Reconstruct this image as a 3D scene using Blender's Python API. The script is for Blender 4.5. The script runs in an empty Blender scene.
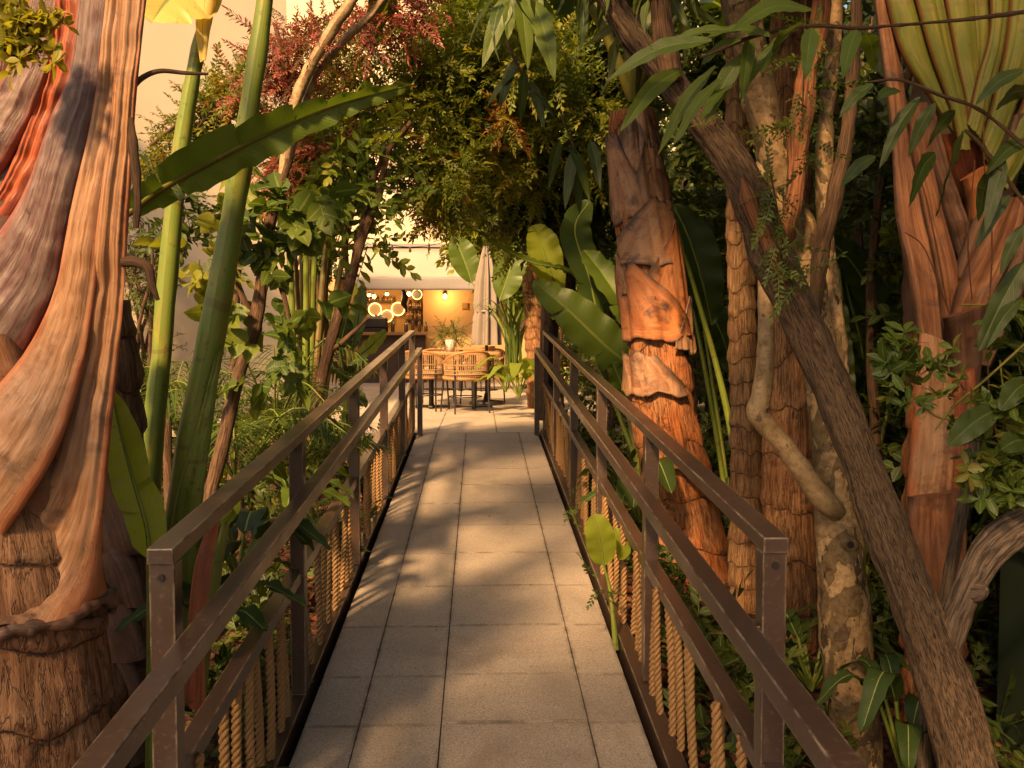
import bpy, math, random
import numpy as np
from mathutils import Vector, Euler, Matrix
rng = np.random.default_rng(7)
random.seed(7)
S = bpy.context.scene
COL = S.collection
R_ = math.radians

# ------------------------------------------------------------------ camera
F = 950.0
HOR = 335.0
CAMZ = 1.6
SLOPE = 63.0/950.0           # the walkway climbs gently away from the camera
EDGE = 9.45                  # far end of the ramp
TZ = SLOPE*EDGE              # terrace level
cam = bpy.data.cameras.new('camera'); cam_o = bpy.data.objects.new('camera', cam); COL.objects.link(cam_o)
cam.sensor_width = 36.0; cam.lens = F/1024*36; cam.clip_end = 800; cam.clip_start = 0.05
cam_o.location = (0, 0, CAMZ)
cam_o.rotation_euler = (R_(90)-math.atan((384-HOR)/F), 0, -math.atan(32/F))
S.camera = cam_o
CR = np.array(Euler(cam_o.rotation_euler).to_matrix())

def P(px, py, Y):
    """point in the place that stands Y metres along the walkway from the viewer"""
    d = CR @ np.array([(px-512)/F, -(py-384)/F, -1.0])
    return np.array([0, 0, CAMZ]) + d*(Y/d[1])
def ramp(x, s, h): return np.array([x, s, SLOPE*s+h])

# ------------------------------------------------------------------ mesh builder
class MB:
    def __init__(s): s.V=[]; s.T=[]; s.F4=[]; s.F3=[]; s.n=0; s.M4=[]; s.M3=[]
    def add(s, V, F, T=None, m=0):
        V = np.asarray(V, float).reshape(-1,3); F = np.asarray(F, int)
        if T is None: T = np.zeros((len(V),3)); T[:,2] = rng.random()
        s.V.append(V); s.T.append(np.asarray(T, float))
        if F.shape[1]==4: s.F4.append(F+s.n); s.M4.append(np.full(len(F), m))
        else: s.F3.append(F+s.n); s.M3.append(np.full(len(F), m))
        s.n += len(V); return s
    def box(s, c, size, rot=None, m=0, ax=None):
        h = np.array(size)/2
        V = np.array([[x,y,z] for x in (-1,1) for y in (-1,1) for z in (-1,1)], float)*h
        if rot is not None: V = V @ np.array(Euler(rot).to_matrix()).T
        if ax is not None: V = V @ np.array(ax)
        V = V+np.array(c)
        return s.add(V, [[0,1,3,2],[4,6,7,5],[0,4,5,1],[2,3,7,6],[0,2,6,4],[1,5,7,3]], None, m)
    def build(s, name, mats, parent=None, smooth=True, bevel=0):
        if not isinstance(mats,(list,tuple)): mats=[mats]
        V = np.concatenate(s.V); T = np.concatenate(s.T)
        f4 = np.concatenate(s.F4) if s.F4 else np.zeros((0,4),int)
        f3 = np.concatenate(s.F3) if s.F3 else np.zeros((0,3),int)
        me = bpy.data.meshes.new(name)
        me.vertices.add(len(V)); me.vertices.foreach_set('co', V.astype(np.float32).ravel())
        nl = f4.size+f3.size; npoly = len(f4)+len(f3)
        me.loops.add(nl); me.polygons.add(npoly)
        me.loops.foreach_set('vertex_index', np.concatenate([f4.ravel(), f3.ravel()]).astype(np.int32))
        st = np.concatenate([np.arange(len(f4))*4, f4.size+np.arange(len(f3))*3]).astype(np.int32)
        me.polygons.foreach_set('loop_start', st)
        mi = np.concatenate((s.M4 if s.M4 else [])+(s.M3 if s.M3 else [])).astype(np.int32)
        me.polygons.foreach_set('material_index', mi)
        me.polygons.foreach_set('use_smooth', np.full(npoly, smooth))
        a = me.attributes.new('tc','FLOAT_VECTOR','POINT'); a.data.foreach_set('vector', T.astype(np.float32).ravel())
        for m in mats: me.materials.append(m)
        me.update(calc_edges=True); me.validate()
        o = bpy.data.objects.new(name, me); COL.objects.link(o)
        if parent is not None: o.parent = parent
        if bevel:
            b = o.modifiers.new('bevel','BEVEL'); b.width=bevel; b.segments=2; b.limit_method='ANGLE'
        return o

def thing(name, label, cat, group=None, loc=None):
    o = bpy.data.objects.new(name, None); COL.objects.link(o); o.empty_display_size=.1
    o['label']=label; o['category']=cat
    if group: o['group']=group
    return o
def tag(o, label, cat, group=None):
    o['label']=label; o['category']=cat
    if group: o['group']=group
    return o
def kind(o, k): o['kind']=k; return o

def norm(v): return v/np.maximum(np.linalg.norm(v, axis=-1, keepdims=True), 1e-9)
def catmull(pts, n):
    p = np.asarray(pts, float); k = len(p)
    if k==2: t=np.linspace(0,1,n)[:,None]; return p[0]*(1-t)+p[1]*t
    q = np.vstack([2*p[0]-p[1], p, 2*p[-1]-p[-2]])
    u = np.linspace(0, k-1-1e-9, n); i = u.astype(int); t=(u-i)[:,None]
    a,b,c,d = q[i],q[i+1],q[i+2],q[i+3]
    return .5*(2*b+(c-a)*t+(2*a-5*b+4*c-d)*t*t+(3*b-a-3*c+d)*t**3)
def hash3(i,j,k):
    n = (i*73856093)^(j*19349663)^(k*83492791); n = (n<<13)^n
    return ((n*(n*n*15731+789221)+1376312589)&0x7fffffff)/1073741824.0-1
def vnoise(p):
    p = np.asarray(p,float); i = np.floor(p).astype(np.int64); f = p-i; f = f*f*(3-2*f)
    r = 0
    for a in (0,1):
        for b in (0,1):
            for c in (0,1):
                w = (f[...,0] if a else 1-f[...,0])*(f[...,1] if b else 1-f[...,1])*(f[...,2] if c else 1-f[...,2])
                r = r+w*hash3(i[...,0]+a, i[...,1]+b, i[...,2]+c)
    return r
def fbm(p, o=3):
    p=np.asarray(p,float); r=0; a=1
    for k in range(o): r=r+a*vnoise(p*2**k+k*17.3); a*=.5
    return r
def tube(mb, pts, rad, n=12, steps=None, disp=None, m=0, cap=True, rnd=None):
    """round limb along a smooth path; disp(ang, along, P) adds to the radius"""
    pts=np.asarray(pts,float); steps = steps or max(2,(len(pts)-1)*6+1)
    c = catmull(pts, steps)
    r = np.interp(np.linspace(0,len(pts)-1,steps), np.arange(len(pts)), np.broadcast_to(np.asarray(rad,float),(len(pts),)))
    t = norm(np.gradient(c,axis=0))
    L = np.concatenate([[0],np.cumsum(np.linalg.norm(np.diff(c,axis=0),axis=1))])
    a0 = np.array([0,-1,0.]) if abs(t[0][1])<.9 else np.array([0,0,1.])
    N=[]; x=a0
    for k in range(steps):
        x = x-t[k]*np.dot(x,t[k]); x=x/np.linalg.norm(x); N.append(x)
    N=np.array(N); B=np.cross(t,N)
    th=np.linspace(0,2*np.pi,n+1)
    A,LL=np.meshgrid(th,L)
    dirs = N[:,None,:]*np.cos(A)[...,None]+B[:,None,:]*np.sin(A)[...,None]
    rr = np.repeat(r[:,None],n+1,1)
    if disp is not None:
        d = disp(A,LL,c[:,None,:]+dirs*rr[...,None]); d[:,-1]=d[:,0]; rr = rr+d
    V = c[:,None,:]+dirs*rr[...,None]
    T = np.stack([A/(2*np.pi), LL, np.full_like(A, rng.random() if rnd is None else rnd)],-1)
    if getattr(disp,'phase',None) is not None: T[...,2]=disp.phase; T[:,-1,2]=T[:,0,2]
    i=np.arange(steps-1)[:,None]*(n+1)+np.arange(n)[None,:]
    Fq=np.stack([i,i+1,i+n+2,i+n+1],-1).reshape(-1,4)
    mb.add(V.reshape(-1,3),Fq,T.reshape(-1,3),m)
    if cap:
        for row,e in ((0,0),(steps-1,1)):
            ring=V[row,:n]; cc=c[row]
            Vc=np.vstack([ring,cc]); k=np.arange(n); 
            Fc=np.stack([k,(k+1)%n,np.full(n,n)],-1); Fc = Fc if e else Fc[:,::-1]
            Tc=np.zeros((n+1,3)); Tc[:,1]=L[row]; Tc[:,0]=.5; mb.add(Vc,Fc,Tc,m)
    return mb
def pxtube(mb, spec, Y, n=12, **k):
    """spec rows: px, py, half width in px[, Y]"""
    pts=[];rad=[]
    for s in spec:
        y = s[3] if len(s)>3 else Y
        pts.append(P(s[0],s[1],y)); rad.append(s[2]*y/F)
    return tube(mb, pts, rad, n, **k)
def grid(mb, V, T, m=0):
    a,b=V.shape[:2]; i=np.arange(a-1)[:,None]*b+np.arange(b-1)[None,:]
    mb.add(V.reshape(-1,3), np.stack([i,i+1,i+b+1,i+b],-1).reshape(-1,4), T.reshape(-1,3), m)
def lathe(mb, prof, c=(0,0,0), n=20, m=0, rnd=None):
    prof=np.array(prof,float); th=np.linspace(0,2*np.pi,n+1)
    V=np.stack([prof[:,0][:,None]*np.cos(th), prof[:,0][:,None]*np.sin(th), np.repeat(prof[:,1][:,None],n+1,1)],-1)+np.array(c)
    T=np.zeros(V.shape); T[...,0]=th/(2*np.pi); T[...,1]=prof[:,1][:,None]; T[...,2]=rng.random() if rnd is None else rnd
    grid(mb,V,T,m); return mb

# ------------------------------------------------------------------ leaves
def blade(L, W, seg=4, prof='oval', droop=.15, fold=.2, twist=0):
    """one leaf along +Y with its face up; returns V, F, T"""
    t=np.linspace(0,1,seg+1)
    if prof=='oval': w=np.sin(np.pi*np.clip(t*.96+.02,0,1))**.75
    elif prof=='lance': w=np.sin(np.pi*np.clip(t,0,1)**.62)**.9*.98+.02*(1-t)
    elif prof=='heart': w=np.where(t<.25,.55+1.8*t, np.cos((t-.25)/.75*np.pi/2)**.8)
    else: w=(1-t)**.6*(t>.001)*.9+.1
    w=w*W/2
    z=-droop*L*t**2; y=L*(t-.25*droop*t**2)
    V=np.zeros((seg+1,3,3))
    V[:,:,1]=y[:,None]; V[:,0,0]=-w; V[:,2,0]=w
    V[:,:,2]=z[:,None]; V[:,0,2]+=fold*w; V[:,2,2]+=fold*w
    i=np.arange(seg)[:,None]*3+np.arange(2)[None,:]
    Fq=np.stack([i,i+1,i+4,i+3],-1).reshape(-1,4)
    T=np.zeros((seg+1,3,3)); T[:,0,0]=-1; T[:,2,0]=1; T[:,:,1]=t[:,None]
    return V.reshape(-1,3),Fq,T.reshape(-1,3)
def frame(d, roll=None, up=None):
    """rotation with +Y along d"""
    d=norm(np.asarray(d,float)); u=np.array([0,0,1.]) if up is None else np.asarray(up,float)
    x=np.cross(d,u); 
    if np.linalg.norm(x)<1e-4: x=np.array([1.,0,0])
    x=x/np.linalg.norm(x); z=np.cross(x,d)
    if roll: x,z = x*math.cos(roll)+z*math.sin(roll), z*math.cos(roll)-x*math.sin(roll)
    return np.stack([x,d,z],0)      # rows: local axes
def sprig(n, L, W, twig, prof='oval', seg=3, ang=55, droop=.15, spread=1.0, tip=True, tw=.003, seed=1, curl=0.0):
    r=np.random.default_rng(seed); Vs=[];Fs=[];Ts=[];k=0
    def put(V,Fq,T):
        nonlocal k
        Vs.append(V);Fs.append(Fq+k);Ts.append(T);k+=len(V)
    for i in range(n):
        t=(i+.6)/n; y=twig*t; z=-curl*twig*t*t
        s=1 if i%2 else -1
        a=R_(ang*(1-.35*t)+r.normal(0,12))*s*spread
        e=r.normal(.15,.3)
        d=np.array([math.sin(a)*math.cos(e),math.cos(a)*math.cos(e),math.sin(e)])
        V,Fq,T=blade(L*(1-.3*t)*r.uniform(.75,1.15),W*(1-.2*t)*r.uniform(.8,1.15),seg,prof,droop+r.normal(0,.08),.25)
        T=T.copy();T[:,2]=r.uniform(-.12,.12)
        put(V@frame(d,r.normal(0,.5))+np.array([0,y,z]),Fq,T)
    if tip:
        V,Fq,T=blade(L*.8,W*.8,seg,prof,droop,.25);T=T.copy();T[:,2]=.1
        put(V+np.array([0,twig,-curl*twig]),Fq,T)
    if tw:
        y=np.linspace(0,twig,4); 
        V=np.array([[sx*tw*(1-.5*j/3),y[j],-curl*twig*(j/3)**2-.002] for j in range(4) for sx in (-1,1)])
        T=np.zeros((8,3));T[:,2]=-.3
        put(V,np.array([[2*j,2*j+1,2*j+3,2*j+2] for j in range(3)]),T)
    return np.concatenate(Vs),np.concatenate(Fs),np.concatenate(Ts)
def scatter(mb, tmpl, pos, dirs, scale, rnd, roll=None, upj=.6, m=0):
    V,Fq,T=tmpl; N=len(pos)
    d=norm(np.asarray(dirs,float)); u=norm(np.array([0,0,1.])+rng.normal(0,upj,(N,3)))
    x=np.cross(d,u); x=norm(x+1e-6); z=np.cross(x,d)
    M=np.stack([x,d,z],1)                        # N,3(local),3
    W=np.einsum('vk,nkj->nvj',V,M)*np.asarray(scale)[:,None,None]+np.asarray(pos)[:,None,:]
    TT=np.repeat(T[None],N,0); TT[...,2]+=np.asarray(rnd)[:,None]
    FF=(Fq[None]+np.arange(N)[:,None,None]*len(V)).reshape(-1,4)
    mb.add(W.reshape(-1,3),FF,TT.reshape(-1,3),m)
def clump(mb, tmpl, c, rad, n, sc=1.0, out=.7, down=.2, rand=.7, shell=.55, tone=(.5,.22), m=0):
    c=np.asarray(c,float); rad=np.broadcast_to(np.asarray(rad,float),(3,))
    d=norm(rng.normal(0,1,(n,3))); r=shell+(1-shell)*rng.random(n); r=r*rng.choice([1,.6],n,p=[.8,.2])
    pos=c+d*rad*r[:,None]
    dirs=d*out+rng.normal(0,rand,(n,3))+np.array([0,0,-down])
    rn=rng.normal(tone[0],tone[1],n)
    rn=rn+.12*vnoise(pos*3.1)
    scatter(mb,tmpl,pos,dirs,rng.uniform(.55,1.4,n)*sc,rn,m=m)
def boxfill(mb, tmpl, lo, hi, n, sc=1.0, face=(0,0,0), down=.1, rand=.8, tone=(.5,.22), gap=0.0, m=0):
    lo=np.array(lo,float);hi=np.array(hi,float)
    pos=lo+(hi-lo)*rng.random((int(n*(1+gap)*1.6),3))
    nz=vnoise(pos*1.7)+.5*vnoise(pos*4.1)
    pos=pos[nz>np.quantile(nz,1-n/len(pos))]
    dirs=np.array(face)+rng.normal(0,rand,(len(pos),3))+np.array([0,0,-down])
    rn=rng.normal(tone[0],tone[1],len(pos))+.15*vnoise(pos*2.3)
    scatter(mb,tmpl,pos,dirs,rng.uniform(.7,1.25,len(pos))*sc,rn,m=m)
def bigleaf(mb, mid, W, nrm=(0,-1,0), fold=.2, seg=36, cs=5, ripple=.012, tears=0, prof=None, asym=1.0, seed=0, m=0, thick=True):
    """broad blade: mid = control points of the midrib, W = greatest half width"""
    r=np.random.default_rng(seed+11)
    c=catmull(mid,seg+1); t=norm(np.gradient(c,axis=0)); nrm=norm(np.asarray(nrm,float))
    tt=np.linspace(0,1,seg+1)
    w = (np.sin(np.pi*np.clip(tt,0,1)**.8)**.55 if prof is None else np.interp(tt,prof[0],prof[1]))*W
    side=norm(np.cross(t,nrm)); nn=np.cross(side,t)
    L=np.concatenate([[0],np.cumsum(np.linalg.norm(np.diff(c,axis=0),axis=1))])
    for sgn in (-1,1):
        cuts=set(r.choice(np.arange(4,seg-2),tears,replace=False)) if tears else set()
        s=np.linspace(0,1,cs+1)
        ww=w*(asym if sgn>0 else 1.0)
        blocks=[];st=0
        for k in sorted(cuts)+[seg]:
            blocks.append((st,k)); st=k
        for (a,b) in blocks:
            idx=np.arange(a,b+1); sh=r.normal(0,.05) if tears else 0; f=fold+(r.normal(0,.18) if tears else 0)
            off=ww[idx][:,None]*s[None,:]
            ph=L[idx][:,None]*38/max(W*6,.3)+sgn
            q=(idx-a)/max(b-a,1)
            gapw=1-(.16*(2*q-1)**4)[:,None]*s[None,:]**2 if tears else 1
            up=f*off*(1-.35*s[None,:]) + ripple*(np.sin(ph)+1.2*vnoise(np.stack([ph*.31,ph*0+seed,ph*0],-1)))*s[None,:]**1.5+ripple*.5*np.sin(ph*2.7+1)*s[None,:]**2
            V=c[idx][:,None,:]+side[idx][:,None,:]*(sgn*off*gapw)[...,None]*math.cos(min(abs(f),1.2))+nn[idx][:,None,:]*up[...,None]
            V=V+t[idx][:,None,:]*(off*(.25+sh))[...,None]
            T=np.zeros(V.shape);T[...,0]=sgn*s[None,:];T[...,1]=L[idx][:,None];T[...,2]=.5+r.normal(0,.05)
            grid(mb,V,T,m)
    return mb
def midrib(mb, mid, r0, r1, m=0):
    tube(mb, mid, np.linspace(r0,r1,len(mid)), 8, m=m)

# ------------------------------------------------------------------ materials
class NT:
    def __init__(s,name):
        s.m=bpy.data.materials.new(name); s.m.use_nodes=True; s.t=s.m.node_tree; s.t.nodes.clear()
        s.out=s.n('ShaderNodeOutputMaterial')
        a=s.n('ShaderNodeAttribute',attribute_name='tc'); s.tc=a.outputs['Vector']
        sp=s.n('ShaderNodeSeparateXYZ'); s.l(s.tc,sp.inputs[0]); s.u,s.v,s.r=sp.outputs
        s.obj=s.n('ShaderNodeTexCoord').outputs['Object']
    def n(s,t,**k):
        x=s.t.nodes.new(t)
        for a,b in k.items(): setattr(x,a,b)
        return x
    def l(s,a,b): s.t.links.new(a,b)
    def set(s,sock,v):
        if hasattr(v,'links') or isinstance(v,bpy.types.NodeSocket): s.l(v,sock)
        else:
            if isinstance(v,(tuple,list)) and len(v)==3 and sock.type=='RGBA': v=(*v,1)
            sock.default_value=v
    def math(s,op,a,b=0,c=None,clamp=False):
        x=s.n('ShaderNodeMath',operation=op,use_clamp=clamp); s.set(x.inputs[0],a); s.set(x.inputs[1],b)
        if c is not None: s.set(x.inputs[2],c)
        return x.outputs[0]
    def comb(s,a,b,c):
        x=s.n('ShaderNodeCombineXYZ')
        for i,v in enumerate((a,b,c)): s.set(x.inputs[i],v)
        return x.outputs[0]
    def noise(s,vec,scale=5,detail=4,rough=.55,dist=0):
        x=s.n('ShaderNodeTexNoise'); s.l(vec,x.inputs['Vector']); x.inputs['Scale'].default_value=scale
        x.inputs['Detail'].default_value=detail; x.inputs['Roughness'].default_value=rough; x.inputs['Distortion'].default_value=dist
        return x.outputs['Fac']
    def voro(s,vec,scale,feat='F1',out='Distance'):
        x=s.n('ShaderNodeTexVoronoi',feature=feat); s.l(vec,x.inputs['Vector']); x.inputs['Scale'].default_value=scale
        return x.outputs[out]
    def ramp(s,f,stops,interp='LINEAR'):
        x=s.n('ShaderNodeValToRGB'); s.l(f,x.inputs[0]); e=x.color_ramp.elements; x.color_ramp.interpolation=interp
        while len(e)<len(stops): e.new(.5)
        for i,(p,c) in enumerate(stops):
            e[i].position=p; e[i].color=(*c,1) if len(c)==3 else c
        return x.outputs[0]
    def mix(s,f,a,b,mode='MIX'):
        x=s.n('ShaderNodeMix',data_type='RGBA',blend_type=mode); s.set(x.inputs[0],f); s.set(x.inputs[6],a); s.set(x.inputs[7],b)
        return x.outputs[2]
    def bump(s,h,strength=.4,dist=.01):
        x=s.n('ShaderNodeBump'); x.inputs['Strength'].default_value=strength; x.inputs['Distance'].default_value=dist; s.l(h,x.inputs['Height'])
        return x.outputs[0]
    def pbsdf(s,col,rough=.6,bump=None,spec=.5,metal=0,emit=None,estr=0,coat=0):
        x=s.n('ShaderNodeBsdfPrincipled'); s.set(x.inputs['Base Color'],col); s.set(x.inputs['Roughness'],rough)
        x.inputs['Specular IOR Level'].default_value=spec; x.inputs['Metallic'].default_value=metal
        if coat: x.inputs['Coat Weight'].default_value=coat; x.inputs['Coat Roughness'].default_value=.25
        if bump is not None: s.l(bump,x.inputs['Normal'])
        if emit: s.set(x.inputs['Emission Color'],emit); x.inputs['Emission Strength'].default_value=estr
        return x.outputs[0]
    def done(s,sh): s.l(sh,s.out.inputs[0]); return s.m

def leaf_mat(name, stops, trans=.35, rough=.5, tcol=None, vein=True, spec=.3):
    k=NT(name); c=k.ramp(k.r,stops)
    n=k.noise(k.obj,9,2); c=k.mix(k.math('MULTIPLY',n,.5),c,k.mix(1,c,(.55,.6,.4),'MULTIPLY'))
    if vein:
        a=k.math('ABSOLUTE',k.u); mid=k.math('LESS_THAN',a,.10)
        c=k.mix(k.math('MULTIPLY',mid,.35),c,(.28,.33,.10))
    h=k.math('SINE',k.math('MULTIPLY',k.v,40))
    b=k.pbsdf(c,rough,k.bump(h,.12,.002),spec)
    t=k.n('ShaderNodeBsdfTranslucent'); k.set(t.inputs[0],k.mix(1,c,tcol or (1.5,1.45,.5),'MULTIPLY'))
    x=k.n('ShaderNodeMixShader'); x.inputs[0].default_value=trans; k.l(b,x.inputs[1]); k.l(t.outputs[0],x.inputs[2])
    return k.done(x.outputs[0])
def banana_mat(name, c0, c1, trans=.35, edge=(.25,.14,.03), rib=(.22,.27,.08), rw=.07):
    k=NT(name); a=k.math('ABSOLUTE',k.u)
    vv=k.math('SUBTRACT',k.v,k.math('MULTIPLY',a,.05))
    st=k.noise(k.comb(0,k.math('MULTIPLY',vv,1),0),150,2)
    st2=k.noise(k.comb(k.math('MULTIPLY',a,2),k.math('MULTIPLY',vv,12),1),3,3)
    c=k.mix(k.math('MULTIPLY_ADD',st,.7,k.math('MULTIPLY',st2,.35)),c0,c1)
    big=k.noise(k.obj,3.5,3); c=k.mix(k.math('MULTIPLY',big,.45),c,(c1[0]*1.3,c1[1]*1.05,c1[2]*.6))
    c=k.mix(k.ramp(k.math('ADD',a,k.math('MULTIPLY',k.noise(k.obj,30,3),.12)),[(1.03,(0,0,0)),(1.07,(.7,.7,.7))]),c,edge)
    mid=k.ramp(a,[(rw*.4,(1,1,1)),(rw,(0,0,0))]); c=k.mix(mid,c,rib)
    sp=k.ramp(k.noise(k.obj,55,2),[(.70,(0,0,0)),(.74,(1,1,1))]); c=k.mix(k.math('MULTIPLY',sp,.5),c,(.12,.08,.03))
    b=k.pbsdf(c,.42,k.bump(st,.35,.004),.3)
    t=k.n('ShaderNodeBsdfTranslucent'); k.set(t.inputs[0],k.mix(1,c,(1.7,1.6,.5),'MULTIPLY'))
    x=k.n('ShaderNodeMixShader'); x.inputs[0].default_value=trans; k.l(b,x.inputs[1]); k.l(t.outputs[0],x.inputs[2])
    return k.done(x.outputs[0])
def sheath_mat(name, tan, brown, red, dark, rr=.5, fine=1.0):
    k=NT(name)
    f1=k.noise(k.comb(k.math('MULTIPLY',k.u,11*fine),k.math('MULTIPLY',k.v,1.5),k.r),1.6,6,.62,.9)
    f2=k.noise(k.comb(k.math('MULTIPLY',k.u,3.2),k.math('MULTIPLY',k.v,2.4),k.r),1.3,6,.62,.9)
    f3=k.noise(k.obj,5.5,6,.68,.5); f4=k.noise(k.comb(k.math('MULTIPLY',k.u,2.5),k.math('MULTIPLY',k.v,26),k.r),1.2,4,.6,1.2)
    c=k.mix(k.ramp(f2,[(.38,(0,0,0)),(.60,(1,1,1))]),brown,tan)
    c=k.mix(k.math('MULTIPLY',k.ramp(f1,[(.28,(1,1,1)),(.54,(0,0,0))]),.45),c,k.mix(1,c,(.55,.43,.36),'MULTIPLY'))
    c=k.mix(k.math('MULTIPLY',k.ramp(k.noise(k.obj,3.2,5,.6),[(.50,(0,0,0)),(.66,(1,1,1))]),.7),c,(tan[0]*.75,tan[1]*.82,tan[2]*1.05))
    e=k.math('MULTIPLY',k.ramp(k.math('ABSOLUTE',k.u),[(.70,(0,0,0)),(.96,(1,1,1))]),k.ramp(f3,[(.36,(.35,.35,.35)),(.54,(1,1,1))])); c=k.mix(k.math('MULTIPLY',e,.9),c,red)
    c=k.mix(k.math('MULTIPLY',k.ramp(f3,[(.525,(0,0,0)),(.66,(1,1,1))]),.90),c,dark)
    c=k.mix(k.math('MULTIPLY',k.ramp(f4,[(.60,(0,0,0)),(.72,(1,1,1))]),k.ramp(f2,[(.42,(.7,.7,.7)),(.6,(0,0,0))])),c,dark)
    sp=k.ramp(k.noise(k.obj,38,3,.7),[(.66,(0,0,0)),(.72,(1,1,1))]); c=k.mix(k.math('MULTIPLY',sp,.7),c,dark)
    cr=k.noise(k.comb(k.math('MULTIPLY',k.u,34*fine),k.math('MULTIPLY',k.v,4.5),k.r),1.5,4,.6,.15); cm=k.ramp(k.math('ABSOLUTE',k.math('SUBTRACT',cr,.5)),[(.0,(1,1,1)),(.022,(0,0,0))]); cm=k.math('MULTIPLY',cm,k.ramp(f3,[(.42,(1,1,1)),(.56,(.15,.15,.15))])); c=k.mix(k.math('MULTIPLY',cm,.35),c,dark)
    h=k.math('SUBTRACT',k.math('ADD',k.math('MULTIPLY',f1,.45),k.math('ADD',k.math('MULTIPLY',f3,.9),k.math('MULTIPLY',f4,.25))),k.math('MULTIPLY',cm,.35))
    return k.done(k.pbsdf(c,k.math('MULTIPLY_ADD',f2,.35,rr-.16),k.bump(h,.55,.010),.5))
def ringbark_mat(name, a, b, dark, ring=.18, fine=1.0, seamw=.06):
    """v runs along the trunk, tc.z carries the ring count so scars sit on the modelled steps"""
    k=NT(name)
    f1=k.noise(k.comb(k.math('MULTIPLY',k.u,40*fine),k.math('MULTIPLY',k.v,4),1.3),2.0,6,.68,.35)
    f2=k.noise(k.obj,6,5,.6); f3=k.noise(k.obj,17,5,.7)
    c=k.mix(k.ramp(f2,[(.36,(0,0,0)),(.62,(1,1,1))]),a,b)
    c=k.mix(k.ramp(f1,[(.36,(1,1,1)),(.56,(0,0,0))]),c,k.mix(1,c,(.40,.31,.26),'MULTIPLY'))
    fr=k.math('FRACT',k.math('ADD',k.r,k.math('MULTIPLY_ADD',f3,.10,-.05)))
    near=k.math('MINIMUM',fr,k.math('SUBTRACT',1.0,fr))
    w=k.math('MULTIPLY_ADD',f1,seamw*2.4,-seamw*.85)
    seam=k.math('MULTIPLY',k.ramp(k.math('SUBTRACT',w,near),[(.0,(0,0,0)),(seamw*.35,(1,1,1))]),.92)
    cell=k.n('ShaderNodeTexNoise'); k.l(k.comb(k.math('MULTIPLY',k.u,3),k.math('FLOOR',k.r),4),cell.inputs['Vector']); cell.inputs['Scale'].default_value=1.7
    c=k.mix(k.math('MULTIPLY',k.math('SUBTRACT',cell.outputs['Fac'],.30),1.1,clamp=True),c,k.mix(1,c,(.55,.45,.42),'MULTIPLY'))
    blot=k.ramp(k.math('ADD',k.noise(k.obj,7,6,.72),k.math('MULTIPLY',k.math('SUBTRACT',.5,near),.16)),[(.63,(0,0,0)),(.72,(1,1,1))])
    c=k.mix(k.math('MULTIPLY',blot,.88),c,dark); c=k.mix(seam,c,dark)
    pit=k.ramp(k.voro(k.comb(k.math('MULTIPLY',k.u,16*fine),k.math('MULTIPLY',k.v,14),0),1.5),[(.05,(1,1,1)),(.12,(0,0,0))]); c=k.mix(k.math('MULTIPLY',pit,.6),c,dark)
    cr=k.noise(k.comb(k.math('MULTIPLY',k.u,30*fine),k.math('MULTIPLY',k.v,5),k.math('FLOOR',k.r)),1.5,4,.6,.15); cm=k.ramp(k.math('ABSOLUTE',k.math('SUBTRACT',cr,.5)),[(.0,(1,1,1)),(.028,(0,0,0))]); c=k.mix(k.math('MULTIPLY',cm,.5),c,dark)
    h=k.math('SUBTRACT',k.math('ADD',f1,k.math('MULTIPLY',f3,.6)),k.math('MULTIPLY_ADD',seam,.8,k.math('MULTIPLY',cm,.5)))
    return k.done(k.pbsdf(c,.78,k.bump(h,.8,.012),.28))
def bark_mat(name, lo, hi, sc=1.0, ridge=.9, rough=.85, u=30, v=9):
    k=NT(name)
    f=k.noise(k.comb(k.math('MULTIPLY',k.u,u),k.math('MULTIPLY',k.v,v*sc),k.r),1.0,6,.62,.8)
    f2=k.noise(k.obj,5,4); f3=k.noise(k.obj,60,3,.6)
    c=k.mix(k.ramp(f,[(.38,(0,0,0)),(.58,(1,1,1))]),lo,hi); c=k.mix(k.math('MULTIPLY',f2,.6),c,k.mix(1,c,(.6,.5,.42),'MULTIPLY'))
    c=k.mix(k.math('MULTIPLY',f3,.35),c,lo)
    return k.done(k.pbsdf(c,rough,k.bump(k.math('MULTIPLY_ADD',f3,.25,f),ridge,.012),.3))
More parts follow.
